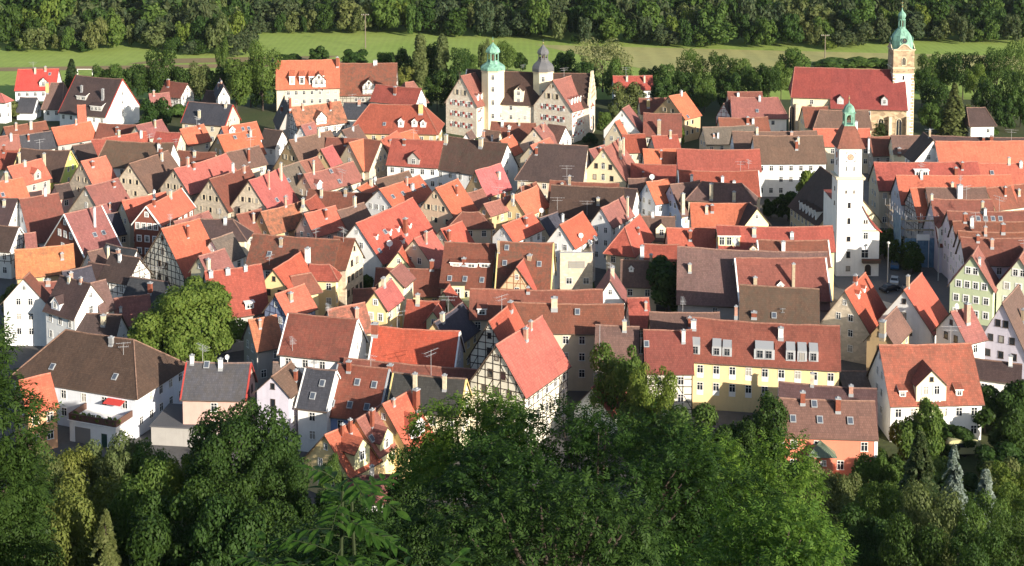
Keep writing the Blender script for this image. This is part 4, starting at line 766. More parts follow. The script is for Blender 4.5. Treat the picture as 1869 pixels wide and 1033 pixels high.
CHURCH=[
('wing','','CH','st',105.27,418.43,3.016,21.56,8.45,10.93,21,0,0,6,'b','','','',1,[],[(8.13,7.78,1.86,2.64,'g','z'),(-4.46,7.77,1.86,2.79,'g','z')],[]),
('wing','','CH','cy',89.52,420.23,2.997,10.09,6.29,13.55,21.05,0,1,7,'b','','','',1,[],[],[]),
('wing','','B','cy',94.34,399.61,-3.142,13.58,4.79,8.19,12.5,0,2.59,6,'b','','','',3,[],[],[]),
('wing','','RB','cy',86.54,401.65,-3.142,6.82,4.67,8.33,13,0,0,6,'b','','','',2,[],[],[])]
for _i,_r in enumerate(HOUSES): build_house(_r,None,_i)
# ------------------------------------------------------------------ castle
castle=empty('castle',(0,428,0)); tag(castle,'sandstone castle with two domed stair towers and steep gabled wings','castle')
for _i,_r in enumerate(CASTLE):
    _r=list(_r); _r[5]-=428; build_house(tuple(_r),castle,900+_i)
def winset(parent,cx,cy,r,zs,w=1.,h=1.5,st='',angs=(0,)):
    for z in zs:
        for a in angs:
            o=put('window',winmesh(w,h,st),parent,(cx+r*math.sin(a),cy-r*math.cos(a),z),a)
def stair_tower(parent,cx,cy,r,zt,cap,wallk,neck,lan,dom,spire,wz):
    n=8; ph=math.pi/8
    b=MB(); b.lathe([(r,-.5),(r,zt)],n,0,0,0,ph); b.lathe([(r+.25,zt-.5),(r+.25,zt-.2),(r,zt-.2)],n,1,0,0,ph)
    t=b.build('tower',[wallm(wallk),wallm('c')],parent,(cx,cy,0))
    c=MB(); R1=r+.35
    h=lan[0]-zt
    c.lathe([(R1,zt-.05),(R1*.99,zt+.25*h),(R1*.86,zt+.5*h),(neck*1.12,zt+.85*h),(neck*1.05,zt+h),(0,zt+h)],n,0,0,0,ph)
    c.build('lower_dome',[cap],t)
    l=MB()
    for k in range(8):
        a=ph+k*math.pi/4; l.bar((neck*.86*math.cos(a),neck*.86*math.sin(a),lan[0]-.1),(neck*.86*math.cos(a),neck*.86*math.sin(a),lan[1]),.2,0,6)
        a2=a+math.pi/4; l.beam((neck*.86*math.cos(a),neck*.86*math.sin(a),lan[0]+.25),(neck*.86*math.cos(a2),neck*.86*math.sin(a2),lan[0]+.25),(math.cos(a+.39),math.sin(a+.39),0),.5,.08,0)
        l.beam((neck*.86*math.cos(a),neck*.86*math.sin(a),lan[1]-.2),(neck*.86*math.cos(a2),neck*.86*math.sin(a2),lan[1]-.2),(math.cos(a+.39),math.sin(a+.39),0),.4,.08,0)
    l.lathe([(.35,lan[0]),(.3,lan[1])],8,1)
    l.build('lantern',[cap,colm('x')],t)
    d=MB(); R2=neck*1.2; hh=dom-lan[1]
    d.lathe([(0,lan[1]),(R2,lan[1]),(R2*.98,lan[1]+.15*hh),(R2*.8,lan[1]+.4*hh),(R2*.42,lan[1]+.68*hh),(R2*.14,lan[1]+.9*hh),(.07,dom)],n,0,0,0,ph)
    d.bar((0,0,dom-.2),(0,0,spire),.07,0,6); d.lathe([(0,dom+.1),(.3,dom+.4),(0,dom+.75)],10,1)
    d.build('upper_dome',[cap,plain('gilt',(.6,.45,.18),.4,.6)],t)
    winset(t,0,0,r*math.cos(ph)+.01,wz,.9,1.5,'d' if wallk=='y' else '',(0,))
    winset(t,0,0,r*math.cos(ph)+.01,wz[1::2],.9,1.5,'',(math.pi/4,))
    return t
slate_cap=plain('slate_dome',(.115,.115,.12),.6)
stair_tower(castle,-5.75,425-428,3.65,19.9,copper(),'yw',1.95,(22.2,25.1),28.0,29.7,[17.2,13.6,9.6,5.5])
stair_tower(castle,9.38,425-428,3.2,19.5,slate_cap,'yw',1.6,(22.9,24.7),27.4,28.9,[16.6,12.5,8.5,4.5])
# stepped gable on the east end of the main range
_r=CASTLE[2]; b=MB(); _L,_hw,_ze,_zr=_r[7],_r[8],_r[9],_r[10]
_sx=-1 if _r[14]=='a' else 1
for k in range(6):
    h0=_hw*(1-k/6.); z1=_zr-(_zr-_ze)*(1-(k+1)/6.)+.9
    b.box(_sx*_L/2-.3,_sx*_L/2+.35,-h0,h0,_ze-.5 if k==0 else _zr-(_zr-_ze)*(1-k/6.),z1)
b.build('stepped_gable',[wallm('c')],castle,(_r[4],_r[5]-428,0),_r[6])
# ------------------------------------------------------------------ parish church
church=empty('parish_church',(105,415,0)); tag(church,'large parish church with red roof and green domed sandstone tower','church')
for _i,_r in enumerate(CHURCH):
    _r=list(_r); _r[4]-=105; _r[5]-=415; _r[3]=_r[3]; build_house(tuple(_r),church,950+_i)
def arch_win(parent,x,y,z,w,h,rot=0,mat=None):
    b=MB(); n=8; pts=[(-w/2,-.02,0),(w/2,-.02,0)]+[(w/2*math.cos(math.pi*i/n),-.02,h+w*.75*math.sin(math.pi*i/n)) for i in range(n+1)]
    b.face(pts,1)
    for i in range(len(pts)): b.bar(pts[i],pts[(i+1)%len(pts)],.13,0,5)
    b.bar((0,-.03,0),(0,-.03,h+w*.7),.07,0,4)
    return b.build('window',[wallm('c'),mat or glass()],parent,(x,y,z),rot)
_n=CHURCH[0]; _c=CHURCH[1]
def local(r,u,o): # point on the front wall of a table row, church coordinates
    a=r[6]; s=1
    lx,ly=u,(r[8]-.12+o)
    return (r[4]-105+lx*math.cos(a)-ly*math.sin(a), r[5]-415+lx*math.sin(a)+ly*math.cos(a))
for u in (-8.6,-3.5,3,8): 
    p=local(_n,u,.03); arch_win(church,p[0],p[1],2.2,1.7,4.6,_n[6]+math.pi)
for u in (2.5,-2.5,6): 
    p=local(_c,u,.03); arch_win(church,p[0],p[1],3,1.5,6.5,_c[6]+math.pi)
# buttresses
for r,us in ((_n,(-11,-6,0,5.5,11)),(_c,(-5,0,4.6))):
    for u in us:
        p=local(r,u,.6); b=MB(); b.box(p[0]-.45,p[0]+.45,p[1]-.6,p[1]+.7,-.4,r[9]-2.2); b.build('buttress',[wallm('t')],church)
# tower
tx,ty=115.3-105,417.6-415; a=3.05
b=MB(); b.box(-a,a,-a,a,-.5,20.3,0); b.box(-a,a,-a,a,20.3,27.3,1)
for z in (20.2,21.9,27.2): b.box(-a-.18,a+.18,-a-.18,a+.18,z,z+.3,2)
for q in range(30):   # quoins
    z=.5+q*.9; w=.5 if q%2 else .85
    for sx in (-1,1): b.box(sx*a-(w if sx>0 else .03),sx*a+(.03 if sx>0 else w),-a-.05,-a+.4,z,z+.62,1)
b.box(a-.05,a+.35,-a+.5,-a+1.4,-.4,18,2)
tw=b.build('tower',[wallm('w'),wallm('st'),wallm('c')],church,(tx,ty,0))
arch_win(tw,0,-a-.02,22.8,1.2,1.6); put('window',winmesh(.5,1.2,'d'),tw,(0,-a-.02,18.6))
for sy,rz in ((a+.02,math.pi),): arch_win(tw,0,sy,22.8,1.2,1.6,rz)
arch_win(tw,a+.02,0,22.8,1.2,1.6,math.pi/2); arch_win(tw,-a-.02,0,22.8,1.2,1.6,-math.pi/2)
b=MB()                       # curved gables under the dome
for k in range(4):
    an=k*math.pi/2; n=10
    pr=[(-a,27.5)]+[(-a*.62+ a*1.24*i/n, 27.7+1.45*math.sin(math.pi*i/n)) for i in range(n+1)]+[(a,27.5)]
    P=[(x*math.cos(an)+(a+.3)*math.sin(an),x*math.sin(an)-(a+.3)*math.cos(an),z) for x,z in pr]; b.face(P,0)
    for i in range(len(P)-1): b.bar(P[i],P[i+1],.14,1,5)
b.build('dome_gable',[wallm('st'),wallm('c')],tw)
b=MB(); b.lathe([(a*1.22,27.5),(a*1.1,27.75),(a*1.1,28.8),(a*1.06,29.9),(a*.9,31.4),(a*.62,32.6),(1.25,33.3),(1.1,33.5),(0,33.5)],8,0,0,0,math.pi/8); b.build('dome',[copper()],tw,smooth=False)
for k in range(4):
    ck=MB(); an=k*math.pi/2; P=[((a+.16)*math.sin(an)+.85*math.cos(t)*math.cos(an),-(a+.16)*math.cos(an)+.85*math.cos(t)*math.sin(an),30.1+.85*math.sin(t)) for t in [6.283*i/16 for i in range(16)]]; ck.face(P,0)
    s0=((a+.22)*math.sin(an),-(a+.22)*math.cos(an),30.1); ck.bar(s0,(s0[0],s0[1],30.75),.05,1,4); ck.bar(s0,(s0[0]+.4*math.cos(an),s0[1]+.4*math.sin(an),30.3),.05,1,4)
    Q=[((a-.6)*math.sin(an)+x*math.cos(an),-(a-.6)*math.cos(an)+x*math.sin(an),z) for x,z in ((-1,28.8),(1,28.8))]; 
    for i in range(16): ck.bar(P[i],P[(i+1)%16],.09,2,4)
    ck.build('clock',[plain('clock_dark',(.03,.035,.04),.5),plain('gilt',(.6,.45,.18),.4,.6),copper()],tw)
b=MB()
for k in range(8):
    an=math.pi/8+k*math.pi/4; b.bar((.9*math.cos(an),.9*math.sin(an),33.3),(.9*math.cos(an),.9*math.sin(an),36.2),.16,0,6)
b.lathe([(.4,33.3),(.35,36.2)],8,1); b.lathe([(1.15,33.4),(1.15,33.9),(1.,34)],8,0); b.lathe([(1.1,35.9),(1.15,36.2),(0,36.2)],8,0)
b.build('lantern',[copper(),colm('x')],tw)
b=MB(); b.lathe([(.8,36.2),(1.1,36.8),(1.2,37.3),(.95,37.9),(.45,38.4),(.16,38.9),(.08,39.6)],10,0); b.bar((0,0,39.5),(0,0,41.4),.06,0,5); b.lathe([(0,39.6),(.28,39.9),(0,40.2)],8,1); b.lathe([(0,40.6),(.2,40.8),(0,41)],8,1); b.bar((-.35,0,41.1),(.35,0,41.1),.06,1,4)
b.build('onion_spire',[copper(),plain('gilt',(.6,.45,.18),.4,.6)],tw,smooth=False)
# ------------------------------------------------------------------ town hall tower
th=empty('clock_tower',(70.2,290,0)); tag(th,'tall white town hall clock tower with red bell roof and green lantern','tower')
hw_=2.66; c0=hw_-.0
b=MB(); b.box(-2.62,2.62,0,5.24,-.5,20.5,0); b.box(-2.95,2.95,-.3,5.54,20.5,20.75,1); b.box(-3.05,3.05,-.4,5.64,20.75,21.05,1); b.box(-2.32,2.32,.3,4.94,21.05,27.1,0); b.box(-2.5,2.5,.12,5.12,27.0,27.2,1)
tb=b.build('tower',[wallm('w'),wallm('c')],th)
for z,w,h in ((14.6,.6,1.1),(11.2,.6,1.2),(7.5,.8,1.0),(4.0,.75,1.3),(1.2,.95,1.0)): put('window',winmesh(w,h,'d'),tb,(-.15,-.01,z))
for x in (-.85,.8): put('window',winmesh(.35,.55,'d'),tb,(x,-.01,17.7))
for x in (-.8,.8): put('window',winmesh(.35,.9,'m'),tb,(x,.29,22.4))
for z in (17.7,14.6,8): put('window',winmesh(.45,.8,'d'),tb,(-2.63,2.6,z),R(-90))
put('window',winmesh(.4,.9,'d'),tb,(-2.33,2.6,23.2),R(-90))
for (px,py,rz) in ((0,.29,0),(-2.33,2.62,R(-90)),(2.33,2.62,R(90))):
    ck=MB(); ca,sa=math.cos(rz),math.sin(rz)
    def W_(u,z,o): return (px+u*ca+o*sa,py+u*sa-o*ca,z)
    P=[W_(.62*math.cos(t),25.2+.62*math.sin(t),.03) for t in [6.283*i/20 for i in range(20)]]; ck.face(P,0)
    for i in range(20): ck.bar(P[i],P[(i+1)%20],.05,1,4)
    ck.bar(W_(0,25.2,.06),W_(.12,25.6,.06),.045,2,4); ck.bar(W_(0,25.2,.06),W_(-.25,25.05,.06),.05,2,4)
    for sx in (-1,1):
        for sz in (-1,1):      # corner brackets painted round the dial
            ck.beam(W_(sx*.98,25.2+sz*.95,0),W_(sx*.55,25.2+sz*.95,0),(sa,-ca,0),.14,.02,3); ck.beam(W_(sx*.95,25.2+sz*.98,0),W_(sx*.95,25.2+sz*.55,0),(sa,-ca,0),.14,.02,3)
    ck.build('clock',[plain('dial',(.62,.30,.22),.6),colm('b'),plain('gilt',(.6,.45,.18),.4,.6),colm('s')],tb)
b=MB()     # bell-cast square roof
pr=[(2.95,27.1),(2.62,27.9),(2.1,29.2),(1.55,30.6),(1.1,31.6)]; b.uvx=lambda p:p[0]; cy=2.62
for (r1,z1),(r2,z2) in zip(pr,pr[1:]):
    for k in range(4):
        an=k*math.pi/2; q=[(-r1,-r1,z1),(r1,-r1,z1),(r2,-r2,z2),(-r2,-r2,z2)]; P=[(x*math.cos(an)-y*math.sin(an),cy+x*math.sin(an)+y*math.cos(an),z) for x,y,z in q]; b.face(P,0,[(p[0],p[2]*1.2) for p in q])
b.face([(-2.95,cy+2.95,27.1),(2.95,cy+2.95,27.1),(2.95,cy-2.95,27.1),(-2.95,cy-2.95,27.1)],1)
rf=b.build('bell_roof',[MATS['roof'],colm('x')],tb); rf.color=(.22,.085,.06,.8)
b=MB()
for sx in (-1,1):
    for sy in (-1,1): b.box(sx*.85-.2,sx*.85+.2,cy+sy*.85-.2,cy+sy*.85+.2,31.5,34.2,0)
for an in range(4):
    for t in range(8):
        a0,a1=math.pi*t/8,math.pi*(t+1)/8
        f=lambda a_:(.65*math.cos(a_),-1.05,33.2+.6*math.sin(a_))
        rot_=lambda p:(p[0]*math.cos(an*math.pi/2)-p[1]*math.sin(an*math.pi/2),cy+p[0]*math.sin(an*math.pi/2)+p[1]*math.cos(an*math.pi/2),p[2])
        p,q=f(a0),f(a1); b.face([rot_(p),rot_(q),rot_((q[0],q[1],34.2)),rot_((p[0],p[1],34.2))],0)
b.box(-1.15,1.15,cy-1.15,cy+1.15,31.4,31.75,0); b.box(-1.2,1.2,cy-1.2,cy+1.2,34.15,34.35,0)
b.build('lantern',[copper()],tb)
b=MB(); b.lathe([(0,33.9),(.18,33.8),(.3,33.3),(.42,32.8),(.5,32.65),(0,32.65)],10,0,0,cy); b.bar((0,cy,34.2),(0,cy,33.8),.05,0,4); b.build('bell',[plain('bronze',(.10,.075,.04),.4,.6)],tb)
b=MB(); b.lathe([(0,34.3),(1.28,34.35),(1.2,34.8),(.95,35.4),(.5,35.85),(.16,36.1),(.06,36.6)],10,0,0,cy); b.bar((0,cy,36.4),(0,cy,37.7),.05,0,5); b.lathe([(0,36.9),(.22,37.15),(0,37.4)],8,1,0,cy); b.build('dome',[copper(),plain('gilt',(.6,.45,.18),.4,.6)],tb)
# white half gable beside the tower, kicked out at the eave
b=MB(); x0=2.62
pr=[(x0,15.0),(3.4,13.6),(4.4,11.8),(5.4,10.5),(6.3,9.8)]
b.face([(x0,.05,-.5),(6.25,.05,-.5),(6.25,.05,9.7)]+[(x,.05,z-.1) for x,z in pr[::-1]],0); b.face([(6.25,.05,-.5),(6.25,13,-.5),(6.25,13,9.7),(6.25,.05,9.7)],0); b.face([(6.25,13,-.5),(-2.6,13,-.5),(-2.6,13,14.8),(6.25,13,9.6)],0); b.face([(-2.6,13,-.5),(-2.6,5.2,-.5),(-2.6,5.2,14.8),(-2.6,13,14.8)],0)
b.box(x0,6.55,-.12,.05,9.6,9.8,1)
an_=b.build('wall',[wallm('w'),wallm('oc')],th)
for z in (8.0,): put('window',winmesh(1.0,1.4,''),an_,(3.4,.04,z))
for x in (3.1,3.6): put('window',winmesh(.3,.7,'d'),an_,(x,.04,11.3))
put('window',winmesh(1.5,1.7,''),an_,(3.3,.04,4.0)); 
b=MB()
for (xa,za),(xb,zb_) in zip(pr,pr[1:]+[(6.75,9.55)]):
    q=[(xa,-.25,za),(xb,-.25,zb_),(xb,13.2,zb_),(xa,13.2,za)]; b.face(q,0,[(p[1],p[0]*1.4) for p in q]); q2=[(p[0],p[1],p[2]-.18) for p in q]; b.face(q2[::-1],1); b.face([q[0],q2[0],q2[1],q[1]],1)
b.face([(x0,5.2,15),(x0,13.2,15),(-2.7,13.2,15),(-2.7,5.2,15)],0,[(0,0),(8,0),(8,5),(0,5)])
rf=b.build('roof',[MATS['roof'],colm('r'),colm('r')],th); rf.color=ROOF['R']
b=MB(); b.box(2.7,6.4,-.95,.03,3.0,3.75,0); b.box(2.7,6.4,-.97,-.9,3.75,3.85,1); b.build('balcony',[colm('x'),colm('b')],th)
b=MB(); n=8; pts=[(-.65,-.03,0),(.65,-.03,0)]+[(.65*math.cos(math.pi*i/n),-.03,1.7+.65*math.sin(math.pi*i/n)) for i in range(n+1)]; b.face(pts,0); b.build('door',[plain('dark_wood',(.035,.025,.02),.6)],th,(4.0,.02,.2))

# ------------------------------------------------------------------ trees
def leafm(k,c1,c2,tr=.3):
    n='leaf_'+k
    if n in MATS: return MATS[n]
    m=bpy.data.materials.new(n); m.use_nodes=True; t=m.node_tree; b=t.nodes['Principled BSDF']; b.inputs['Roughness'].default_value=.55; b.inputs['Specular IOR Level'].default_value=.1
    g=t.nodes.new('ShaderNodeNewGeometry'); oi=t.nodes.new('ShaderNodeObjectInfo')
    c=mix(t,rng(t,g.outputs['Random Per Island'],0,1,0,1),c1,c2)
    c=mix(t,rng(t,oi.outputs['Random'],0,1,0,.45),c,mix(t,1,c,(1.5,1.15,.9),'MULTIPLY'))
    t.links.new(c,b.inputs['Base Color'])
    tl=t.nodes.new('ShaderNodeBsdfTranslucent'); t.links.new(mix(t,1,c,(1.5,1.6,.7),'MULTIPLY'),tl.inputs[0])
    ms=t.nodes.new('ShaderNodeMixShader'); ms.inputs[0].default_value=tr
    t.links.new(b.outputs[0],ms.inputs[1]); t.links.new(tl.outputs[0],ms.inputs[2]); t.links.new(ms.outputs[0],t.nodes['Material Output'].inputs[0])
    MATS[n]=m; return m
LEAF=dict(ash_shaded=((.010,.030,.007),(.034,.075,.016)),dark=((.018,.042,.010),(.044,.085,.019)),mid=((.042,.085,.018),(.082,.135,.032)),lime=((.070,.118,.020),(.125,.172,.036)),yel=((.085,.115,.026),(.14,.165,.042)),olive=((.068,.095,.03),(.12,.145,.055)),  # first pair: ash leaf with the crown's shade put into its colour
  spruce=((.026,.052,.02),(.06,.08,.03)),blue=((.13,.18,.175),(.22,.28,.26)),ash=((.042,.098,.016),(.10,.175,.03)),willow=((.11,.14,.06),(.18,.20,.09)),wood=((.032,.058,.026),(.068,.090,.042)))
bark=plain('bark',(.06,.045,.035),.95)
NPR=np.random.RandomState
def lobes_for(kind,rs):
    L=[]
    if kind=='round':
        L.append((0,0,.54,.30,.30,.32))
        for i in range(24):
            a=rs.uniform(0,6.28);z=rs.uniform(.2,.9);rr=.45*math.sqrt(max(0,1-((z-.5)/.52)**2))*rs.uniform(.62,1.08);s=rs.choice([.09,.12,.15,.19,.22])
            L.append((rr*math.cos(a),rr*math.sin(a),z,s,s,s*.85))
    elif kind=='dome':
        L.append((0,0,.52,.41,.41,.40))
        for i in range(34):
            a=rs.uniform(0,6.28);z=rs.uniform(.16,.9);rr=.44*math.sqrt(max(0,1-((z-.5)/.48)**2))*rs.uniform(.85,1.03);s=rs.uniform(.08,.15)
            L.append((rr*math.cos(a),rr*math.sin(a),z,s,s,s*.85))
    elif kind=='oval':
        L.append((0,0,.55,.24,.24,.40))
        for i in range(16):
            a=rs.uniform(0,6.28);z=rs.uniform(.18,.95);rr=.30*math.sqrt(max(0,1-((z-.52)/.53)**2))*rs.uniform(.75,1.1);s=rs.uniform(.09,.17)
            L.append((rr*math.cos(a),rr*math.sin(a),z,s,s,s*1.05))
    elif kind=='poplar':
        for i in range(16):
            z=.12+.84*i/15;rr=.10*math.sin(math.pi*min(1,(z*.9+.1)));a=rs.uniform(0,6.28);s=rs.uniform(.06,.09)
            L.append((rr*.5*math.cos(a),rr*.5*math.sin(a),z,s,s,s*1.9))
    elif kind=='bush':
        for i in range(14):
            a=rs.uniform(0,6.28);rr=rs.uniform(.05,.5);z=.15+.55*(1-rr)*rs.uniform(.4,1.1);s=rs.uniform(.15,.26)
            L.append((rr*math.cos(a),rr*math.sin(a),z,s,s,s*.9))
    return L
def crown_arrays(kind,n,size,seed,elong=1.,droop=.25):
    rs=NPR(seed); 
    if kind in('spruce','pine'):
        # whorls of drooping boughs, each a fan of needles sprays
        C=[];Nn=[]
        nl=22
        per=max(3,n//(nl*9*6))
        for k in range(nl):
            z=.08+.9*(k/nl); r=(.24 if kind=='spruce' else .3)*(1-z)**.85*rs.uniform(.8,1.15)+.012
            nb=max(4,int(10*(1-z)+4))
            for q in range(nb):
                a=rs.uniform(0,6.28); rr=r*rs.uniform(.7,1.1)
                m=max(4,int(n/(nl*8)))
                t=np.sqrt(rs.uniform(.02,1,m)); sp=rs.normal(0,.16,m)*t
                x=rr*t; zz=z-.26*rr*t**1.4+.035*np.sin(t*4)+rs.normal(0,.006,m); aa=a+sp
                C.append(np.c_[x*np.cos(aa),x*np.sin(aa),zz]); Nn.append(np.c_[.5*np.cos(aa),.5*np.sin(aa),np.full(m,.8)])
        c=np.vstack(C);nn=np.vstack(Nn)
    else:
        L=np.array(lobes_for(kind,rs)); w=L[:,3]*L[:,5]; w=w/w.sum()
        k=rs.choice(len(L),int(n*1.9),p=w); d=rs.normal(size=(len(k),3)); d/=np.linalg.norm(d,axis=1)[:,None]
        r=rs.uniform(.62,1.06,len(k))**.8
        # knobbly sub clumps
        bump=1+.13*np.sin(d[:,0]*9+k*2.1)*np.sin(d[:,1]*8+k)*np.sin(d[:,2]*9+k*.7)
        c=L[k,:3]+d*L[k,3:6]*(r*bump)[:,None]
        q=np.full(len(k),9.)
        for j in range(len(L)):
            e=(((c-L[j,:3])/L[j,3:6])**2).sum(1); e[k==j]=9; q=np.minimum(q,e)
        keep=(q>.5)&(d[:,2]>-.75); c=c[keep][:n]; nn=d[keep][:n].copy(); nn[:,2]+=.25
    m=len(c)
    nn=nn+rs.normal(0,.42,(m,3)); nn/=np.linalg.norm(nn,axis=1)[:,None]
    u=np.cross(nn,rs.normal(size=(m,3))); u/=np.linalg.norm(u,axis=1)[:,None]; v=np.cross(nn,u)
    s=size*rs.uniform(.6,1.35,(m,1))
    a=u*s*elong; b=v*s*.62; f=nn*s*.18
    V=np.stack([c-a,c-b+f,c+a,c+b+f],1).reshape(-1,3)
    return V
def arr_mesh(name,V,mats,extra=None,smooth=False):
    nq=len(V)//4; me=bpy.data.meshes.new(name)
    ev,ef,em=([],[],[]) if extra is None else (extra.v,extra.f,extra.m)
    nv=len(V)+len(ev); me.vertices.add(nv)
    co=np.vstack([V,np.array(ev).reshape(-1,3)]) if len(ev) else V
    me.vertices.foreach_set('co',co.astype('f').ravel())
    loops=list(range(len(V))) if not ef else None
    idx=np.arange(len(V)); st=np.arange(nq)*4; tot=np.full(nq,4)
    if ef:
        l=[];s2=[];t2=[];p=len(V)
        for f in ef: s2.append(p+len(l)); t2.append(len(f)); l+=[x+len(V) for x in f]
        idx=np.concatenate([idx,l]); st=np.concatenate([st,s2]); tot=np.concatenate([tot,t2])
    me.loops.add(len(idx)); me.loops.foreach_set('vertex_index',idx.astype('i')); me.polygons.add(len(st)); me.polygons.foreach_set('loop_start',st.astype('i'))
    mi=np.zeros(len(st),'i')
    if ef: mi[nq:]=1
    for m in mats: me.materials.append(m)
    me.polygons.foreach_set('material_index',mi); me.update(calc_edges=True); me.validate(); return me
def trunk_mb(kind,seed,h=1.):
    rs=random.Random(seed); b=MB(); top=.55 if kind in('round','oval','dome') else (.9 if kind!='bush' else .3); r=.022 if kind!='bush' else .012
    b.bar((0,0,-.04),(0,0,top*.55),r,0,7,r*.72); b.bar((0,0,top*.55),(.01,.01,top),r*.72,0,6,r*.3)
    if kind in('round','oval','bush','dome'):
        for i in range(7):
            a=i*.9+rs.uniform(0,.6); z=top*rs.uniform(.35,.8); l=rs.uniform(.2,.34)*(1 if kind!='oval' else .7)
            p=(l*.6*math.cos(a),l*.6*math.sin(a),z+l*.45); b.bar((0,0,z),p,r*.5,0,5,r*.3); b.bar(p,(l*1.1*math.cos(a+.3),l*1.1*math.sin(a+.3),z+l*.9),r*.3,0,4,r*.12)
    return b
TM={}
def tree_mesh(kind,lk,n,size,var,elong=1.):
    k=(kind,lk,n,var,round(size,4))
    if k not in TM:
        TM[k]=(arr_mesh('crown',crown_arrays(kind,n,size,hash((kind,n,var))%9999 if False else (len(kind)*131+n+var*17)%9973,elong),[leafm(lk,*LEAF[lk])]),)
    return TM[k]
TRK={}
def trunk_mesh(kind,var):
    if (kind,var) not in TRK:
        b=trunk_mb(kind,var); me=bpy.data.meshes.new('trunk'); me.from_pydata(b.v,[],b.f); me.materials.append(bark); TRK[(kind,var)]=me
    return TRK[(kind,var)]
NT=[0]
def tree(x,y,h,w,kind,lk,n,leaf,label,group=None,z=None,name=None,elong=1.,rot=None):
    """h,w in metres; leaf = leaf-clump half length in metres"""
    NT[0]+=1; base={'round':1.2,'dome':1.02,'oval':.72,'poplar':.22,'spruce':.46,'pine':.58,'bush':1.1}[kind]
    var=NT[0]%3
    me=tree_mesh(kind,lk,n,leaf/h,var if n<20000 else NT[0],elong)[0]
    nm=name or {'spruce':'spruce_tree','pine':'pine_tree','poplar':'poplar_tree','bush':'bush'}.get(kind,'broadleaf_tree')
    z=hill(x,y) if z is None else z
    o=empty(nm,(x,y,z),rnd.uniform(0,6.28) if rot is None else rot); tag(o,label,'bush' if kind=='bush' else 'tree',group); sx=w/base; o.scale=(sx,sx,h)
    c=put('crown',me,o); put('trunk',trunk_mesh(kind,var),o)
    lim={'round':1.3,'dome':1.2,'spruce':2.3,'pine':1.9}.get(kind)
    if lim and h>lim*w*1.05: k_=lim*w/h; c.scale=(1,1,k_); c.location=(0,0,1-k_)     # compact crown carried on a taller stem
    return o
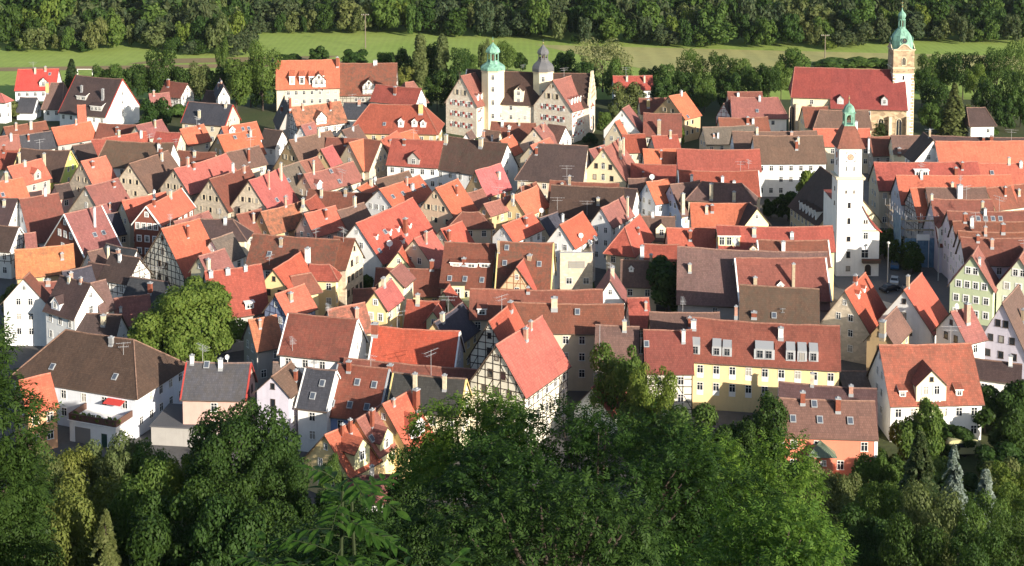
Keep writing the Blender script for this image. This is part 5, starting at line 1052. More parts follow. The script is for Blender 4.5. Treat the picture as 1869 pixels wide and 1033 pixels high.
# -- helper: a tree whose crown top shows at a given bearing; written as ground positions in metres
BELT='trees along the river meadow behind the town'
T_=[ # x, y, height, width
 (-160.6,447.6,5.7,9.0,'round','olive','rounded tree at left edge beside the white house with bright red roof'),
 (-154.3,493.5,11.5,7.2,'spruce','spruce','dark spruce left of the big dark barn house'),
 (-138.6,475.0,11.8,7.7,'round','mid','bushy tree nearest the ridge of the big dark barn'),
 (-132.0,470.4,13.7,9.0,'round','mid','bushy tree just right of the white mural gable'),
 (-124.7,468.5,13.7,8.6,'round','dark','darker tree in the row right of the mural gable'),
 (-121.4,472.2,11.5,6.5,'round','mid','small tree left of the tall dark tree by the path'),
 (-116.6,472.2,20.5,10.9,'oval','dark','tall dark tree standing in front of the bare path'),
 (-109.7,468.5,12.9,8.3,'round','dark','dark tree right of the tall dark one'),
 (-103.9,468.5,14.0,10.1,'round','olive','light feathery tree between tall dark tree and big poplar'),
 (-109.0,428.4,10.5,10.2,'round','dark','low dark bushy tree between mural gable and the big slate roof'),
 (-106.9,449.2,5.0,7.6,'bush','mid','green bush below the half-timber gabled cottage'),
 (-97.3,464.9,13.2,7.2,'round','dark','dark tree left of the pair of tall leafy poplars'),
 (-99.2,483.6,19.4,4.8,'oval','mid','slender tree rising behind the left leafy poplar'),
 (-89.4,456.1,16.6,9.5,'oval','mid','left one of the big leafy poplars beside the orange institute'),
 (-86.4,464.9,16.1,8.2,'oval','dark','dark tree between the two big leafy poplars'),
 (-81.5,459.6,22.4,11.0,'oval','mid','tallest leafy poplar overlapping the orange institute roof'),
 (-88.2,553.6,4.1,8.9,'bush','dark','bush peeping over the left end of the orange institute ridge'),
 (-75.5,547.3,6.9,8.4,'round','dark','small tree behind the orange institute ridge'),
 (-59.0,532.8,8.4,11.1,'round','dark','round dark bush tree over the old barn roof'),
 (-47.0,519.0,9.8,8.4,'round','mid','tree at right end of the old barn roof'),
 (-41.0,510.2,12.0,9.8,'round','dark','dark broad tree left of the two slim poplars'),
 (-36.8,493.5,9.3,8.7,'round','yel','yellow green willow in front of the slim poplars'),
 (-32.1,491.5,18.2,4.7,'poplar','olive','left one of the two slim poplars left of the castle'),
 (-28.5,499.7,16.5,8.1,'oval','dark','dark tree between the two slim poplars'),
 (-24.2,491.5,18.4,4.7,'poplar','olive','right one of the two slim poplars left of the castle'),
 (-18.3,487.5,16.7,9.0,'round','dark','broad dark tree between poplar and the green domed tower'),
 (-24.4,457.8,13.0,10.9,'round','dark','dark tree tucked below the slim poplars'),
 (-17.1,454.3,12.2,7.7,'oval','dark','dark tree touching the castle left gable'),
 (-14.4,494.5,12.7,6.5,'round','mid','tree just left of the green dome'),
 (-9.8,499.7,17.5,4.6,'oval','olive','narrow tree directly behind the green dome'),
 (-2.5,508.1,15.6,9.0,'round','mid','light tree between the two castle towers'),
 (3.1,512.4,10.5,5.5,'round','dark','small dark tree left of the slate domed tower'),
 (19.3,508.1,11.2,9.8,'round','dark','dark bushy tree right of the slate domed tower'),
 (31.7,491.5,19.7,20.4,'round','willow','great pale willow rising behind the castle'),
 (23.8,479.7,12.9,11.4,'round','dark','dark tree below the great pale willow'),
 (35.8,474.1,13.8,10.6,'round','mid','tree between the great willow and the white house with red roof'),
 (36.4,447.6,12.0,11.7,'round','olive','tree in front of the white house with red roof'),
 (27.6,422.3,7.4,4.9,'round','mid','small bright tree at the castle lower right corner'),
 (23.0,410.7,3.9,4.1,'bush','dark','dark bush in the lane right of the castle'),
 (46.3,475.9,12.0,8.8,'round','dark','dark tree right of the white house with red roof'),
 (50.9,470.4,13.7,9.0,'round','mid','tree left of the long row by the church'),
 (49.2,454.3,11.1,9.4,'round','dark','low dark tree above the bright orange gable house'),
 (61.7,481.7,17.1,11.5,'round','mid','first tall round tree of the row left of the church'),
 (55.7,459.6,13.4,9.2,'round','dark','shaded lower tree of the row, near the orange gable'),
 (70.1,477.8,16.0,10.3,'round','dark','second tree of the row left of the church, darker'),
 (62.4,456.1,12.6,9.8,'round','mid','lower middle tree of the row left of the church'),
 (76.5,475.9,15.0,10.3,'round','mid','third tree of the row left of the church'),
 (70.6,457.8,11.9,9.5,'round','dark','lower dark tree of the row above the dusty roof'),
 (80.4,466.7,14.4,10.8,'round','mid','lower front tree of the row left of the church'),
 (84.8,464.9,14.3,8.9,'round','dark','tree under the choir hip, last of the row'),
 (90.7,474.1,13.1,8.4,'round','mid','tree touching the choir roof'),
 (102.4,510.2,12.6,12.2,'round','mid','tall round tree behind the choir end'),
 (123.5,542.4,4.1,12.9,'bush','mid','hedge like bush behind the nave, left'),
 (132.1,541.2,4.5,12.9,'bush','mid','hedge like bush behind the nave, middle'),
 (140.7,541.2,4.3,11.7,'bush','mid','hedge like bush behind the nave, right'),
 (145.2,535.2,5.1,8.2,'bush','dark','dark bush beside the church tower'),
 (108.3,412.1,14.4,10.5,'spruce','spruce','dark conifer standing before the church nave'),
 (132.9,422.3,16.4,10.7,'spruce','olive','tall brownish conifer right of the church tower'),
 (142.4,483.6,14.9,8.6,'round','mid','tree right of the church tower'),
 (133.0,456.1,14.4,7.0,'round','dark','dark tree just right of the church tower foot'),
 (149.6,487.5,15.0,11.3,'round','mid','tall tree in the left part of the right hand grove'),
 (153.2,477.8,16.2,11.0,'round','dark','dark broad tree in the right hand grove'),
 (151.0,459.6,15.2,8.5,'round','lime','bright green tree in the middle of the right hand grove'),
 (159.1,475.9,17.2,10.3,'round','dark','dark tree behind the bright green one'),
 (162.0,470.4,19.6,11.2,'round','mid','tallest crown in the right hand grove'),
 (167.6,468.5,21.8,13.0,'round','mid','last crown of grove cut by the right edge'),
 (134.3,445.9,13.7,9.3,'round','dark','shaded tree behind the brownish conifer'),
 (157.1,442.6,16.4,12.3,'round','dark','dark crown at right edge of the grove'),
 (149.5,439.4,13.9,10.5,'round','dark','lower dark tree behind the hipped bungalow'),
 (126.9,425.3,10.1,8.2,'round','mid','low tree between church tower and brownish conifer'),
 (157.4,434.6,12.0,9.0,'round','mid','tree at right edge above the bungalow'),
 (150.7,428.4,9.2,7.6,'round','dark','dark tree right of the hipped bungalow'),
 (141.5,431.4,7.5,6.0,'round','olive','pale shrubby tree left of the hipped bungalow'),
 (141.6,423.8,4.0,7.5,'bush','mid','green bush in front of the hipped bungalow'),
 (74.7,439.4,5.2,3.7,'spruce','spruce','small conifer in front of the dusty hip roof'),
 (77.3,429.9,4.4,4.6,'round','mid','round green shrub beside the cream dormer below the church'),
 (47.4,405.1,6.8,5.0,'round','lime','little light tree between ochre gable and red roof'),
 (3.5,431.4,6.5,8.6,'round','mid','bright bushy tree in the castle courtyard'),
 (8.4,428.4,4.1,6.6,'round','mid','lower tree in the castle courtyard'),
 (71.8,336.4,10.0,5.7,'oval','lime','light green tree at the left of dark dormered hall'),
 (65.4,330.8,6.9,6.6,'round','dark','dark tree in the square by the white facade'),
 (61.9,333.6,4.5,3.8,'round','dark','dark small tree before the lemon gable house side'),
 (12.8,281.1,2.0,6.1,'bush','mid','bright shrub under the brick roof terrace'),
 (29.6,265.8,11.2,9.0,'oval','dark','dark tree hiding a brown roof in the middle right'),
 (-33.4,272.9,4.5,4.8,'round','dark','dark courtyard tree below the stone arched gable'),
 (-29.4,275.2,4.7,4.7,'round','dark','second dark courtyard tree below the white dormered house'),
 (-107.5,320.1,3.0,3.0,'bush','dark','small yard shrub beside the bluish white gable'),
 (32.9,431.4,7.9,6.6,'round','olive','tree over the white sweeping gable'),
 (-93.4,259.3,8.4,4.4,'round','olive','pale tree at left edge beside the bright white gable')
]
for q in T_:
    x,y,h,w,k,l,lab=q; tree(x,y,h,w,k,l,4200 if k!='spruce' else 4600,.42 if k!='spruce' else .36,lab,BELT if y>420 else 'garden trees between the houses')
for i,(x,y) in enumerate(((80.8,302),(82.6,297),(84,291.5))): tree(x,y,6.5,5.4,'round','dark',2600,.3,('clipped street tree farthest up the street','clipped street tree in the middle','clipped street tree nearest the scaffold')[i],'street trees by the town hall')
# -- trees on and below the slope
SL='trees on the slope below the viewpoint'
tree(-55.5,238,16.2,18.5,'dome','lime',34000,.27,'large lime green tree between houses left of centre',None,name='lime_tree')
F_=[
 (-33.8,172.0,23.2,14.4,'dome','dark',25000,0.3,'rounded dark tree in front of the pink house'),
 (-40.0,178.0,15.2,9.2,'round','dark',11250,0.28,'dark tree left behind the rounded dark tree'),
 (-52.6,180.0,14.9,9.7,'round','olive',11250,0.28,'olive tree in front of the white garage wing'),
 (-58.1,178.0,14.8,8.8,'round','yel',11250,0.28,'yellow green tree in front of the parked cars, lower left'),
 (-47.4,182.0,13.3,9.0,'round','mid',10000,0.28,'light green tree below the grey garage roofs'),
 (-41.8,172.0,16.2,7.4,'round','lime',10000,0.28,'bright green tree left of the rounded dark tree'),
 (-51.3,167.0,14.8,10.8,'round','yel',11250,0.28,'yellowish bushy tree at lower left'),
 (-44.5,163.0,16.1,10.5,'round','mid',11250,0.28,'green tree in the middle of the lower left grove'),
 (-60.2,172.0,17.4,9.3,'round','olive',11250,0.28,'olive tree under the brick and half-timber house'),
 (-52.0,156.0,13.5,10.1,'round','yel',11250,0.26,'yellow green tree at the bottom left'),
 (-44.6,150.0,13.4,6.1,'spruce','olive',11250,0.24,'greyish young conifer at the bottom left'),
 (-39.4,153.0,13.9,11.2,'round','dark',11250,0.28,'dark tree low in the lower left grove'),
 (-34.7,160.0,17.3,11.4,'round','dark',12500,0.28,'dark tree below the rounded dark tree'),
 (-31.3,148.0,12.6,10.8,'round','dark',11250,0.26,'dark crown at the bottom left of centre'),
 (-28.4,166.0,17.9,8.6,'round','dark',11250,0.28,'dark tree right of the rounded dark tree'),
 (-26.8,151.0,13.8,9.8,'round','dark',11250,0.26,'dark crown under the terrace houses'),
 (-54.5,150.0,15.9,9.4,'round','dark',11250,0.26,'dark crown in the bottom left corner'),
 (-23.2,178.0,13.9,4.1,'round','mid',7500,0.26,'tree overlapping the yellow terrace gable'),
 (-13.7,179.0,13.9,8.1,'round','dark',8750,0.28,'dark tree hiding the terrace foot'),
 (-15.6,160.0,13.7,9.6,'round','dark',10000,0.28,'dark tree below the low rose shed roof'),
 (-21.7,158.0,13.8,8.2,'round','dark',10000,0.28,'dark tree under the yellow terrace gable'),
 (-9.8,184.0,14.4,6.3,'round','dark',8125,0.28,'dark tree right of the terrace gablets'),
 (16.5,213.0,15.5,10.3,'round','mid',8750,0.33,'garden tree between timbered twins and brown roof'),
 (21.2,205.0,15.7,7.5,'round','lime',7500,0.32,'lighter tree left of the yellow apartment house'),
 (35.6,197.0,13.5,9.3,'round','dark',8750,0.3,'round dark tree beneath the yellow apartment house'),
 (37.5,186.0,9.5,10.0,'round','dark',8750,0.3,'dark bush at the left corner of the coral house'),
 (40.0,179.0,12.1,6.6,'round','willow',8125,0.26,'pale weeping birch in front of the coral house'),
 (42.5,176.0,12.6,6.1,'round','olive',8125,0.26,'thin olive tree before the coral house door'),
 (47.0,180.0,12.7,7.0,'round','mid',8125,0.28,'green shrub tree at the foot of the coral house'),
 (51.6,182.0,10.8,6.7,'round','mid',7500,0.28,'small tree right of the coral house'),
 (59.2,200.0,11.4,7.8,'round','mid',8750,0.3,'tree before the cream cross gable of the weathered roof house'),
 (51.6,174.0,19.3,11.2,'pine','spruce',18750,0.3,'big dark spruce right of the coral house'),
 (57.9,180.0,14.5,5.9,'spruce','blue',11250,0.24,'slim blue spruce beside the big dark spruce'),
 (60.1,174.0,14.0,6.7,'spruce','blue',10000,0.24,'broader blue spruce near the right edge'),
 (64.8,178.0,12.9,6.1,'round','lime',8750,0.28,'light green tree cut by the right edge'),
 (66.2,208.0,4.5,6.7,'round','dark',7500,0.3,'dark tree left behind the caravan'),
 (73.5,214.0,6.8,7.8,'round','dark',7500,0.3,'dark tree at the right edge above the caravan'),
 (77.5,212.0,8.7,7.8,'round','dark',7500,0.3,'dark tree cut by the right edge above the caravan'),
 (71.7,200.0,6.2,7.8,'bush','dark',7500,0.28,'shaded shrubs at the right edge'),
 (38.6,165.0,13.9,8.9,'round','olive',11250,0.26,'olive shrub thicket low on the right slope'),
 (34.5,171.0,14.6,8.1,'round','willow',10000,0.26,'pale shrubby tree between ash tree and coral house'),
 (43.7,161.0,15.9,8.0,'round','mid',10000,0.26,'round shrub near the dead tree stump'),
 (38.7,150.0,14.1,8.1,'round','dark',10000,0.26,'dark round shrub behind the dead stump'),
 (47.7,156.0,16.2,9.1,'round','olive',11250,0.26,'wide olive shrub under the big dark spruce'),
 (53.9,156.0,16.4,8.1,'round','mid',11250,0.26,'green tree at bottom right beside the utility pole'),
 (58.9,160.0,16.5,6.5,'round','mid',10000,0.26,'green tree cut by the right edge near the bottom'),
 (41.5,142.0,14.3,8.3,'round','dark',11250,0.25,'dark shrub at the bottom edge right of stump'),
 (47.4,140.0,15.4,8.1,'round','dark',11250,0.25,'dark shrub at the bottom right'),
 (53.4,144.0,16.7,7.8,'round','dark',11250,0.25,'dark shrub at the bottom right corner'),
 (32.3,176.0,13.6,7.2,'round','mid',8750,0.28,'green tree peeping right of the bright ash crown'),
 (59.8,196.0,6.2,6.8,'bush','mid',7500,0.26,'leafy shrubs at the garden wall of the weathered roof house'),
 (63.3,190.0,5.9,6.5,'bush','dark',7500,0.26,'dark hedge below the caravan'),
 (67.1,188.0,8.0,6.5,'round','olive',7500,0.26,'olive shrub right of the caravan'),
 (53.1,196.0,7.1,5.1,'bush','dark',6250,0.26,'dark shrub in the yard between coral house and weathered roof house'),
 (72.8,222.0,0.5,8.6,'bush','dark',7500,0.26,'dark shrubs behind the garage wall at the right'),
 (74.3,204.0,6.9,6.2,'round','dark',7500,0.28,'dark leafy tree over the caravan end'),
 (-10.3,152.0,12.2,8.2,'round','dark',10000,0.26,'dark shrub tree between near sapling and huge ash'),
 (18.3,204.0,10.9,10.5,'bush','mid',8750,0.28,'garden shrubs under the tree before the brown roof'),
 (26.5,196.0,11.8,10.6,'round','mid',10000,0.28,'green tree hiding the foot of the yellow apartment house'),
 (31.7,192.0,11.7,7.4,'round','dark',8750,0.28,'dark tree below the right half of the yellow apartment house')
]
for q in F_:
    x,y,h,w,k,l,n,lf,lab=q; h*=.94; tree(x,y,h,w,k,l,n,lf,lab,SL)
# -- ash trees with compound leaves close below the viewpoint
def ash_mesh(lobes,ncl,ll,seed,lk):
    rs=NPR(seed); L=np.array(lobes); w=L[:,3]*L[:,4]; w/=w.sum(); k=rs.choice(len(L),int(ncl*1.7),p=w)
    d=rs.normal(size=(len(k),3)); d/=np.linalg.norm(d,axis=1)[:,None]
    bump=1+.2*np.sin(d[:,0]*7+k*2.1)*np.sin(d[:,1]*6+k)+.1*np.sin(d[:,2]*11+k)
    c=L[k,:3]+d*L[k,3:6]*(rs.uniform(.45,1.08,len(k))**.6*bump)[:,None]
    q=np.full(len(k),9.)
    for j in range(len(L)):
        e=(((c-L[j,:3])/L[j,3:6])**2).sum(1); e[k==j]=9; q=np.minimum(q,e)
    kp=(q>.55)&(d[:,2]>-.8); c=c[kp][:ncl]; d=d[kp][:ncl]; m=len(c)
    ax=d*np.array([1,1,.25])+rs.normal(0,.45,(m,3)); ax[:,2]-=.1; ax/=np.linalg.norm(ax,axis=1)[:,None]     # leaf stalk direction
    up=np.tile([0,0,1.],(m,1))+d*.5+rs.normal(0,.3,(m,3)); sd=np.cross(ax,up); sd/=np.linalg.norm(sd,axis=1)[:,None]; up=np.cross(sd,ax)
    V=[]
    for i,(t,s) in enumerate(((1.15,0),(.85,1),(.85,-1),(.5,1),(.5,-1),(.15,1),(.15,-1))):
        b0=c+ax*(t*ll*1.5); dr=ax*.55+sd*s*.9-up*.22 if s else ax-up*.2
        dr=dr+rs.normal(0,.12,(m,3)); dr/=np.linalg.norm(dr,axis=1)[:,None]
        l=ll*rs.uniform(.8,1.2,(m,1)); wd=np.cross(dr,up); wd/=np.linalg.norm(wd,axis=1)[:,None]
        V.append(np.stack([b0,b0+dr*l*.5+wd*l*.19+up*l*.06,b0+dr*l-up*l*.1,b0+dr*l*.5-wd*l*.19+up*l*.06],1))
    return arr_mesh('crown',np.concatenate(V,0).reshape(-1,3),[leafm(lk,*LEAF[lk],.35)])
def ash(x,y,lobes,ncl,ll,seed,label,lk='ash'):
    z=hill(x,y); o=empty('ash_tree',(x,y,z)); tag(o,label,'tree',SL)
    put('crown',ash_mesh(lobes,ncl,ll,seed,lk),o)
    b=MB(); top=max(l[2] for l in lobes); b.bar((0,0,-1),(.2,.1,top*.45),.45,0,9,.3); b.bar((.2,.1,top*.45),(.1,0,top*.9),.3,0,7,.08)
    for l in lobes:
        s=(.15,.05,min(l[2]*.75,top*.7)*.8); b.bar(s,(l[0]*.6,l[1]*.6,(s[2]+l[2])/2),.14,0,6,.09); b.bar((l[0]*.6,l[1]*.6,(s[2]+l[2])/2),l[:3],.09,0,5,.03)
    b.build('trunk',[bark],o); return o
def lob(cx,cz,n,R,rz,seed,s0=.28,s1=.45,cy=0):
    rs=random.Random(seed); L=[(cx,cy,cz,R*.62,R*.62,rz*.62)]
    for i in range(n):
        a=rs.uniform(0,6.28);p=rs.uniform(-.35,1.2); rr=R*.78*math.cos(min(p,1.4)); s=rs.uniform(s0,s1)*min(R,rz)
        L.append((cx+rr*math.cos(a),cy+rr*math.sin(a),cz+rz*.78*math.sin(p),s,s,s*.8))
    return L
ash(4.6,75,lob(0,9.6,44,11.2,6.0,3,.16,.36),9500,.26,5,'huge dark ash tree filling the bottom centre','ash_shaded')  # darkened leaf colour stands in for shade on this crown
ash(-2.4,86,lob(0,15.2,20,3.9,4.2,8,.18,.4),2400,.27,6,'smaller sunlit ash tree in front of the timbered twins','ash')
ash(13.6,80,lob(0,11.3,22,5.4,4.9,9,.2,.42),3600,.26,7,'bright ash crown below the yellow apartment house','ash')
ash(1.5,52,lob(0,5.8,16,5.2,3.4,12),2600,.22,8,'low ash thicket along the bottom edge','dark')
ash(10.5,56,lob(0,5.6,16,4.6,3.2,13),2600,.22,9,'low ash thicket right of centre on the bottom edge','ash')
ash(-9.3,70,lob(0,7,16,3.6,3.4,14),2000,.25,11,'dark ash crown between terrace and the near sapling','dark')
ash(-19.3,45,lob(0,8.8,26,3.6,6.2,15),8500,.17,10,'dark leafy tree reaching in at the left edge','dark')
# -- near sapling with pinnate leaves
sap=empty('ash_sapling',(-1.25,9,hill(-1.25,9))); tag(sap,'young ash sapling with long pinnate leaves close to the viewpoint','sapling')
bs_=MB(); lv=MB(); rs=random.Random(4)
def leaflet(p,d,l,w):
    d=np.array(d);d/=np.linalg.norm(d); up=np.array((0,0,1.))+.35*np.array((rs.uniform(-1,1),rs.uniform(-1,1),0)); s=np.cross(d,up); s/=np.linalg.norm(s); n=np.cross(s,d); p=np.array(p)
    prof=[(0,.1),(.25,.8),(.5,1),(.75,.7),(1,.03)]
    for (t0,w0),(t1,w1) in zip(prof,prof[1:]):
        c0=p+d*l*t0-n*.18*l*t0*t0;c1=p+d*l*t1-n*.18*l*t1*t1
        for sg in (1,-1):
            q=[c0,c0+s*sg*w*w0+n*w*.3*w0,c1+s*sg*w*w1+n*w*.3*w1,c1]; lv.face(q if sg<0 else q[::-1])
for bx,by,top,lean in ((0,0,3.35,.12),(-.2,.25,2.6,-.2),(.38,-.15,2.7,.35),(.1,.5,3.0,.05)):
    pts=[(bx,by,-.1)]
    for q in range(1,6): f=q/5; pts.append((bx+lean*f*f+rs.uniform(-.05,.05),by+rs.uniform(-.05,.05),top*f))
    for a_,b_ in zip(pts,pts[1:]): bs_.bar(a_,b_,.014,0,6,.010)
    for i in range(32):
        t_=.4+.6*(i+.5)/32; k=min(int(t_*5),4); f=t_*5-k; p=np.array(pts[k])*(1-f)+np.array(pts[k+1])*f
        a=i*2.4+rs.uniform(-.5,.5); el=rs.uniform(-.05,.5)+.4*(t_>.9); L_=.40*rs.uniform(.6,1.15); d=np.array((math.cos(a)*math.cos(el),math.sin(a)*math.cos(el),math.sin(el)))
        prev=p; dp=rs.uniform(.2,.5); n_=rs.choice((5,6,7))
        for q in range(n_):
            f=(q+1)/n_; c=p+d*L_*f-np.array((0,0,dp*L_*f*f)); bs_.bar(prev,c,.003,0,4); prev=c
            dr=np.cross(d,(0,0,1)); dr/=np.linalg.norm(dr)
            if 0<q<n_-1:
                for sg in (1,-1): leaflet(c,d*rs.uniform(.4,.8)+dr*sg-np.array((0,0,rs.uniform(.1,.6))),.125*rs.uniform(.7,1.2),.026*rs.uniform(.8,1.15))
            elif q==n_-1: leaflet(c,d-np.array((0,0,.5)),.13,.026)
lv.build('leaves',[leafm('sap',(.022,.06,.010),(.05,.105,.018),.4)],sap); bs_.build('stem',[plain('twig',(.028,.04,.014),.8)],sap)
# ------------------------------------------------------------------ the far wood beyond the meadow
FW='front trees of the wood beyond the meadow'
prof=[(-935,95),(-780,100),(-700,86),(-600,104),(-490,106),(-462,62),(-280,65),(-30,71),(170,84),(420,90),(620,92),(720,80),(935,82)]
def baseline(px):
    for (a,ya),(b,yb) in zip(prof,prof[1:]):
        if a<=px<=b: return ya+(yb-ya)*(px-a)/(b-a)
    return 85
kinds=[('round','wood'),('round','wood'),('oval','wood'),('oval','wood'),('round','wood'),('round','olive'),('oval','dark'),('round','dark'),('round','dark'),('oval','mid'),('round','mid'),('oval','olive'),('round','lime')]
far_lab={'lime':'yellow green tree at the front of the far wood','wood':'dull green tree at the front of the far wood','mid':'fresh green tree at the front of the far wood','olive':'greyish olive tree at the front of the far wood','dark':'dark tree at the front of the far wood'}
rf_=random.Random(21); stuffV={'wood':[],'dark':[],'olive':[],'mid':[],'lime':[]}
F_PX=2600.
def ground_at(px,py):
    # distance at which flat ground shows at image row py (camera 95 m up, horizon at row -330)
    return 95*F_PX/(py+330)*1.0
for row in range(22):
    lim_=945 if row<3 else 1150; px=-lim_+rf_.uniform(0,14)
    while px<lim_:
        d0=ground_at(px,baseline(px)); y=d0+row*(11+row*.5)+rf_.uniform(-3,3); x=px/F_PX*y
        h=rf_.choice((8,10,11,12,13,14,16,19))*rf_.uniform(.9,1.1)+(2 if row>4 else 0); w=h*rf_.uniform(.5,.9)
        k,l=kinds[rf_.randrange(len(kinds))]
        if row==0 and rf_.random()<.25: h*=.55; w*=.9
        if row<3:
            var=NT[0]%3; NT[0]+=1
            me=tree_mesh(k,l,1500,.052,var)[0]
            o=put('woodland_tree',me,None,(x,y,-.3),rf_.uniform(0,6.28)); base={'round':1.2,'oval':.72}[k]; o.scale=(w/base,w/base,h); tag(o,far_lab[l],'tree',FW)
            st=w*.82
        else:
            V=crown_arrays(k,330,.085,row*991+int(px+999)); a=rf_.uniform(0,6.28); ca,sa=math.cos(a),math.sin(a); base={'round':1.2,'oval':.72}[k]
            X=V.copy(); X[:,0]=x+(V[:,0]*ca-V[:,1]*sa)*w/base; X[:,1]=y+(V[:,0]*sa+V[:,1]*ca)*w/base; X[:,2]=V[:,2]*h
            stuffV[l].append(X); st=w*.95
        px+=st*F_PX/y*rf_.uniform(.8,1.15)
for l,vs in stuffV.items():
    o=put('woodland',arr_mesh('woodland',np.vstack(vs),[leafm(l,*LEAF[l])])); tag(o,'dense far wood filling the top of the view, '+{'wood':'dull green','dark':'dark','olive':'olive','mid':'fresh green','lime':'yellow green'}[l]+' crowns','wood',None,'stuff')
HAZE=0.000022
# ------------------------------------------------------------------ loose things
def pole(x,y,h,label,arm=1.6):
    o=empty('electric_pole',(x,y,0)); tag(o,label,'pole'); b=MB(); b.bar((0,0,-.3),(0,0,h),.24,0,8,.17); b.build('post',[plain('old_wood',(.16,.13,.10),.9)],o)
    b=MB(); b.box(-arm,arm,-.1,.1,h-.6,h-.4); 
    for s in (-1,-.5,.5,1): b.bar((s*arm*.9,0,h-.4),(s*arm*.9,0,h-.1),.06,1,6)
    b.build('crossarm',[plain('old_wood',(.16,.13,.10),.9),colm('w')],o)
pole(-61,587,14.5,'tall electric pole standing in the green meadow'); pole(125,563,9.5,'shorter electric pole in the pale field left of the church tower')
g=empty('football_goal',(-159,524,0)); tag(g,'white football goal at the edge of the bare path','goal'); b=MB(); b.bar((-2.8,0,0),(-2.8,0,2.3),.12,0,6);b.bar((2.8,0,0),(2.8,0,2.3),.12,0,6);b.bar((-2.9,0,2.3),(2.9,0,2.3),.12,0,6); b.build('frame',[colm('w')],g)
b=MB()
for s in (-2.8,2.8): b.bar((s,0,2.3),(s,1.6,0),.05,0,4)
b.bar((-2.8,1.6,0),(2.8,1.6,0),.05,0,4); b.build('stay',[colm('w')],g)
# far houses in the wood
for i,(x,y,L_,hw,ze,zr,rt,wc,rc,lab) in enumerate(((202,748,9,6,15,19,.1,'w','RB','tall white house with red edge in the far wood behind the church spire'),(254,735,15,6,12.5,17,-.05,'w','G','white hall with grey roof in the far wood at top right'),(-66,762,8,5,11,15.5,.2,'w','R','small white house in the far wood above the pole'),(126,765,9,5,12,15.5,0,'c','R','small house with red roof in the far wood at top'),(-106,760,9,5,12,15.5,.1,'w','G','pale house in the far wood at top left of centre'))):
    build_house(('house',lab,rc,wc,x,y,rt+math.pi,L_,hw,ze,zr,0,0,7,'a','1,2','','',0,[],[],[]),None,990+i)
# cars
def car(x,y,rz,col,label,L_=4.3):
    o=empty('parked_car',(x,y,.04),rz); tag(o,label,'car'); s=L_/4.3
    side=[(-2.1,.35),(-2.15,.75),(-1.95,.92),(-1.55,.98),(-1.0,1.42),(.45,1.45),(1.05,1.0),(1.9,.86),(2.13,.65),(2.1,.35)]
    b=MB(); w=.84
    def yw(z): return w if z<1.0 else w-.16*(z-1.0)/.45
    for (x0,z0),(x1,z1) in zip(side,side[1:]):
        b.face([(x0*s,-yw(z0),z0),(x0*s,yw(z0),z0),(x1*s,yw(z1),z1),(x1*s,-yw(z1),z1)])
    for sg in (1,-1):
        P=[(a*s,sg*yw(z),z) for a,z in side]; b.face(P if sg<0 else P[::-1])
    b.face([(-2.1*s,-w,.35),(2.1*s,-w,.35),(2.1*s,w,.35),(-2.1*s,w,.35)])
    paint=plain('car_paint_'+col,dict(silver=(.42,.44,.46),dark=(.02,.022,.03),blue=(.06,.14,.26),red=(.10,.02,.025))[col],.25,.3)
    bo=b.build('body',[paint],o)
    b=MB()
    for sg in (1,-1):
        P=[(-1.35*s,sg*(w+.012),1.02),(-.95*s,sg*(w-.13),1.36),(.4*s,sg*(w-.135),1.38),(.85*s,sg*(w+.012),1.03)]; b.face(P if sg<0 else P[::-1])
    b.face([(-1.5*s,-.7,1.03),(-1.5*s,.7,1.03),(-1.02*s,.64,1.41),(-1.02*s,-.64,1.41)]); b.face([(1.02*s,.7,1.04),(1.02*s,-.7,1.04),(.5*s,-.64,1.43),(.5*s,.64,1.43)][::1])
    for v in range(len(b.v)): 
        p=b.v[v]; b.v[v]=(p[0]*1.01,p[1],p[2]+.01)
    b.build('windows',[glass()],o)
    for ax in (-1.3,1.32):
        for sg in (1,-1):
            q=MB(); q.bar((ax*s,sg*.62,.31),(ax*s,sg*.87,.31),.31,0,14); q.bar((ax*s,sg*.86,.31),(ax*s,sg*.885,.31),.18,1,10); q.build('wheel',[plain('tyre',(.015,.015,.016),.9),plain('hub',(.4,.4,.42),.4,.5)],o)
    for sg in (1,-1):
        q=MB(); q.box(2.05*s,2.15*s,sg*.62-.14,sg*.62+.14,.62,.76); q.build('headlight',[plain('lamp_glass',(.7,.7,.68),.2)],o)
    return o
car(78.6,285.5,1.25,'silver','silver car parked in the square by the clock tower'); car(76.3,280.6,.5,'dark','dark car parked just below the silver car'); car(81.3,295.5,1.3,'blue','blue car under the clipped street trees'); car(79.5,280.2,1.3,'dark','dark blue car right of the silver car')
car(-66.4,215,.3,'dark','dark car beside the brick and half-timber house'); car(-62.2,213.5,.35,'red','dark red car in front of the white garage wing')
# lamp posts and people-sized street things
def lamp(x,y,h,label):
    o=empty('street_lamp',(x,y,0)); tag(o,label,'lamp post'); b=MB(); b.bar((0,0,0),(0,0,h),.13,0,8,.09); b.build('post',[plain('pale_metal',(.5,.5,.48),.5,.2)],o); b=MB(); b.lathe([(.05,h-.1),(.3,h),(.34,h+.25),(.0,h+.5)],10,0); b.build('lamp_head',[plain('lamp_cover',(.55,.55,.5),.4)],o)
lamp(77.3,286,8.2,'tall pale post in the square by the clock tower'); lamp(88,287,8.5,'pale post beside the blue scaffold')
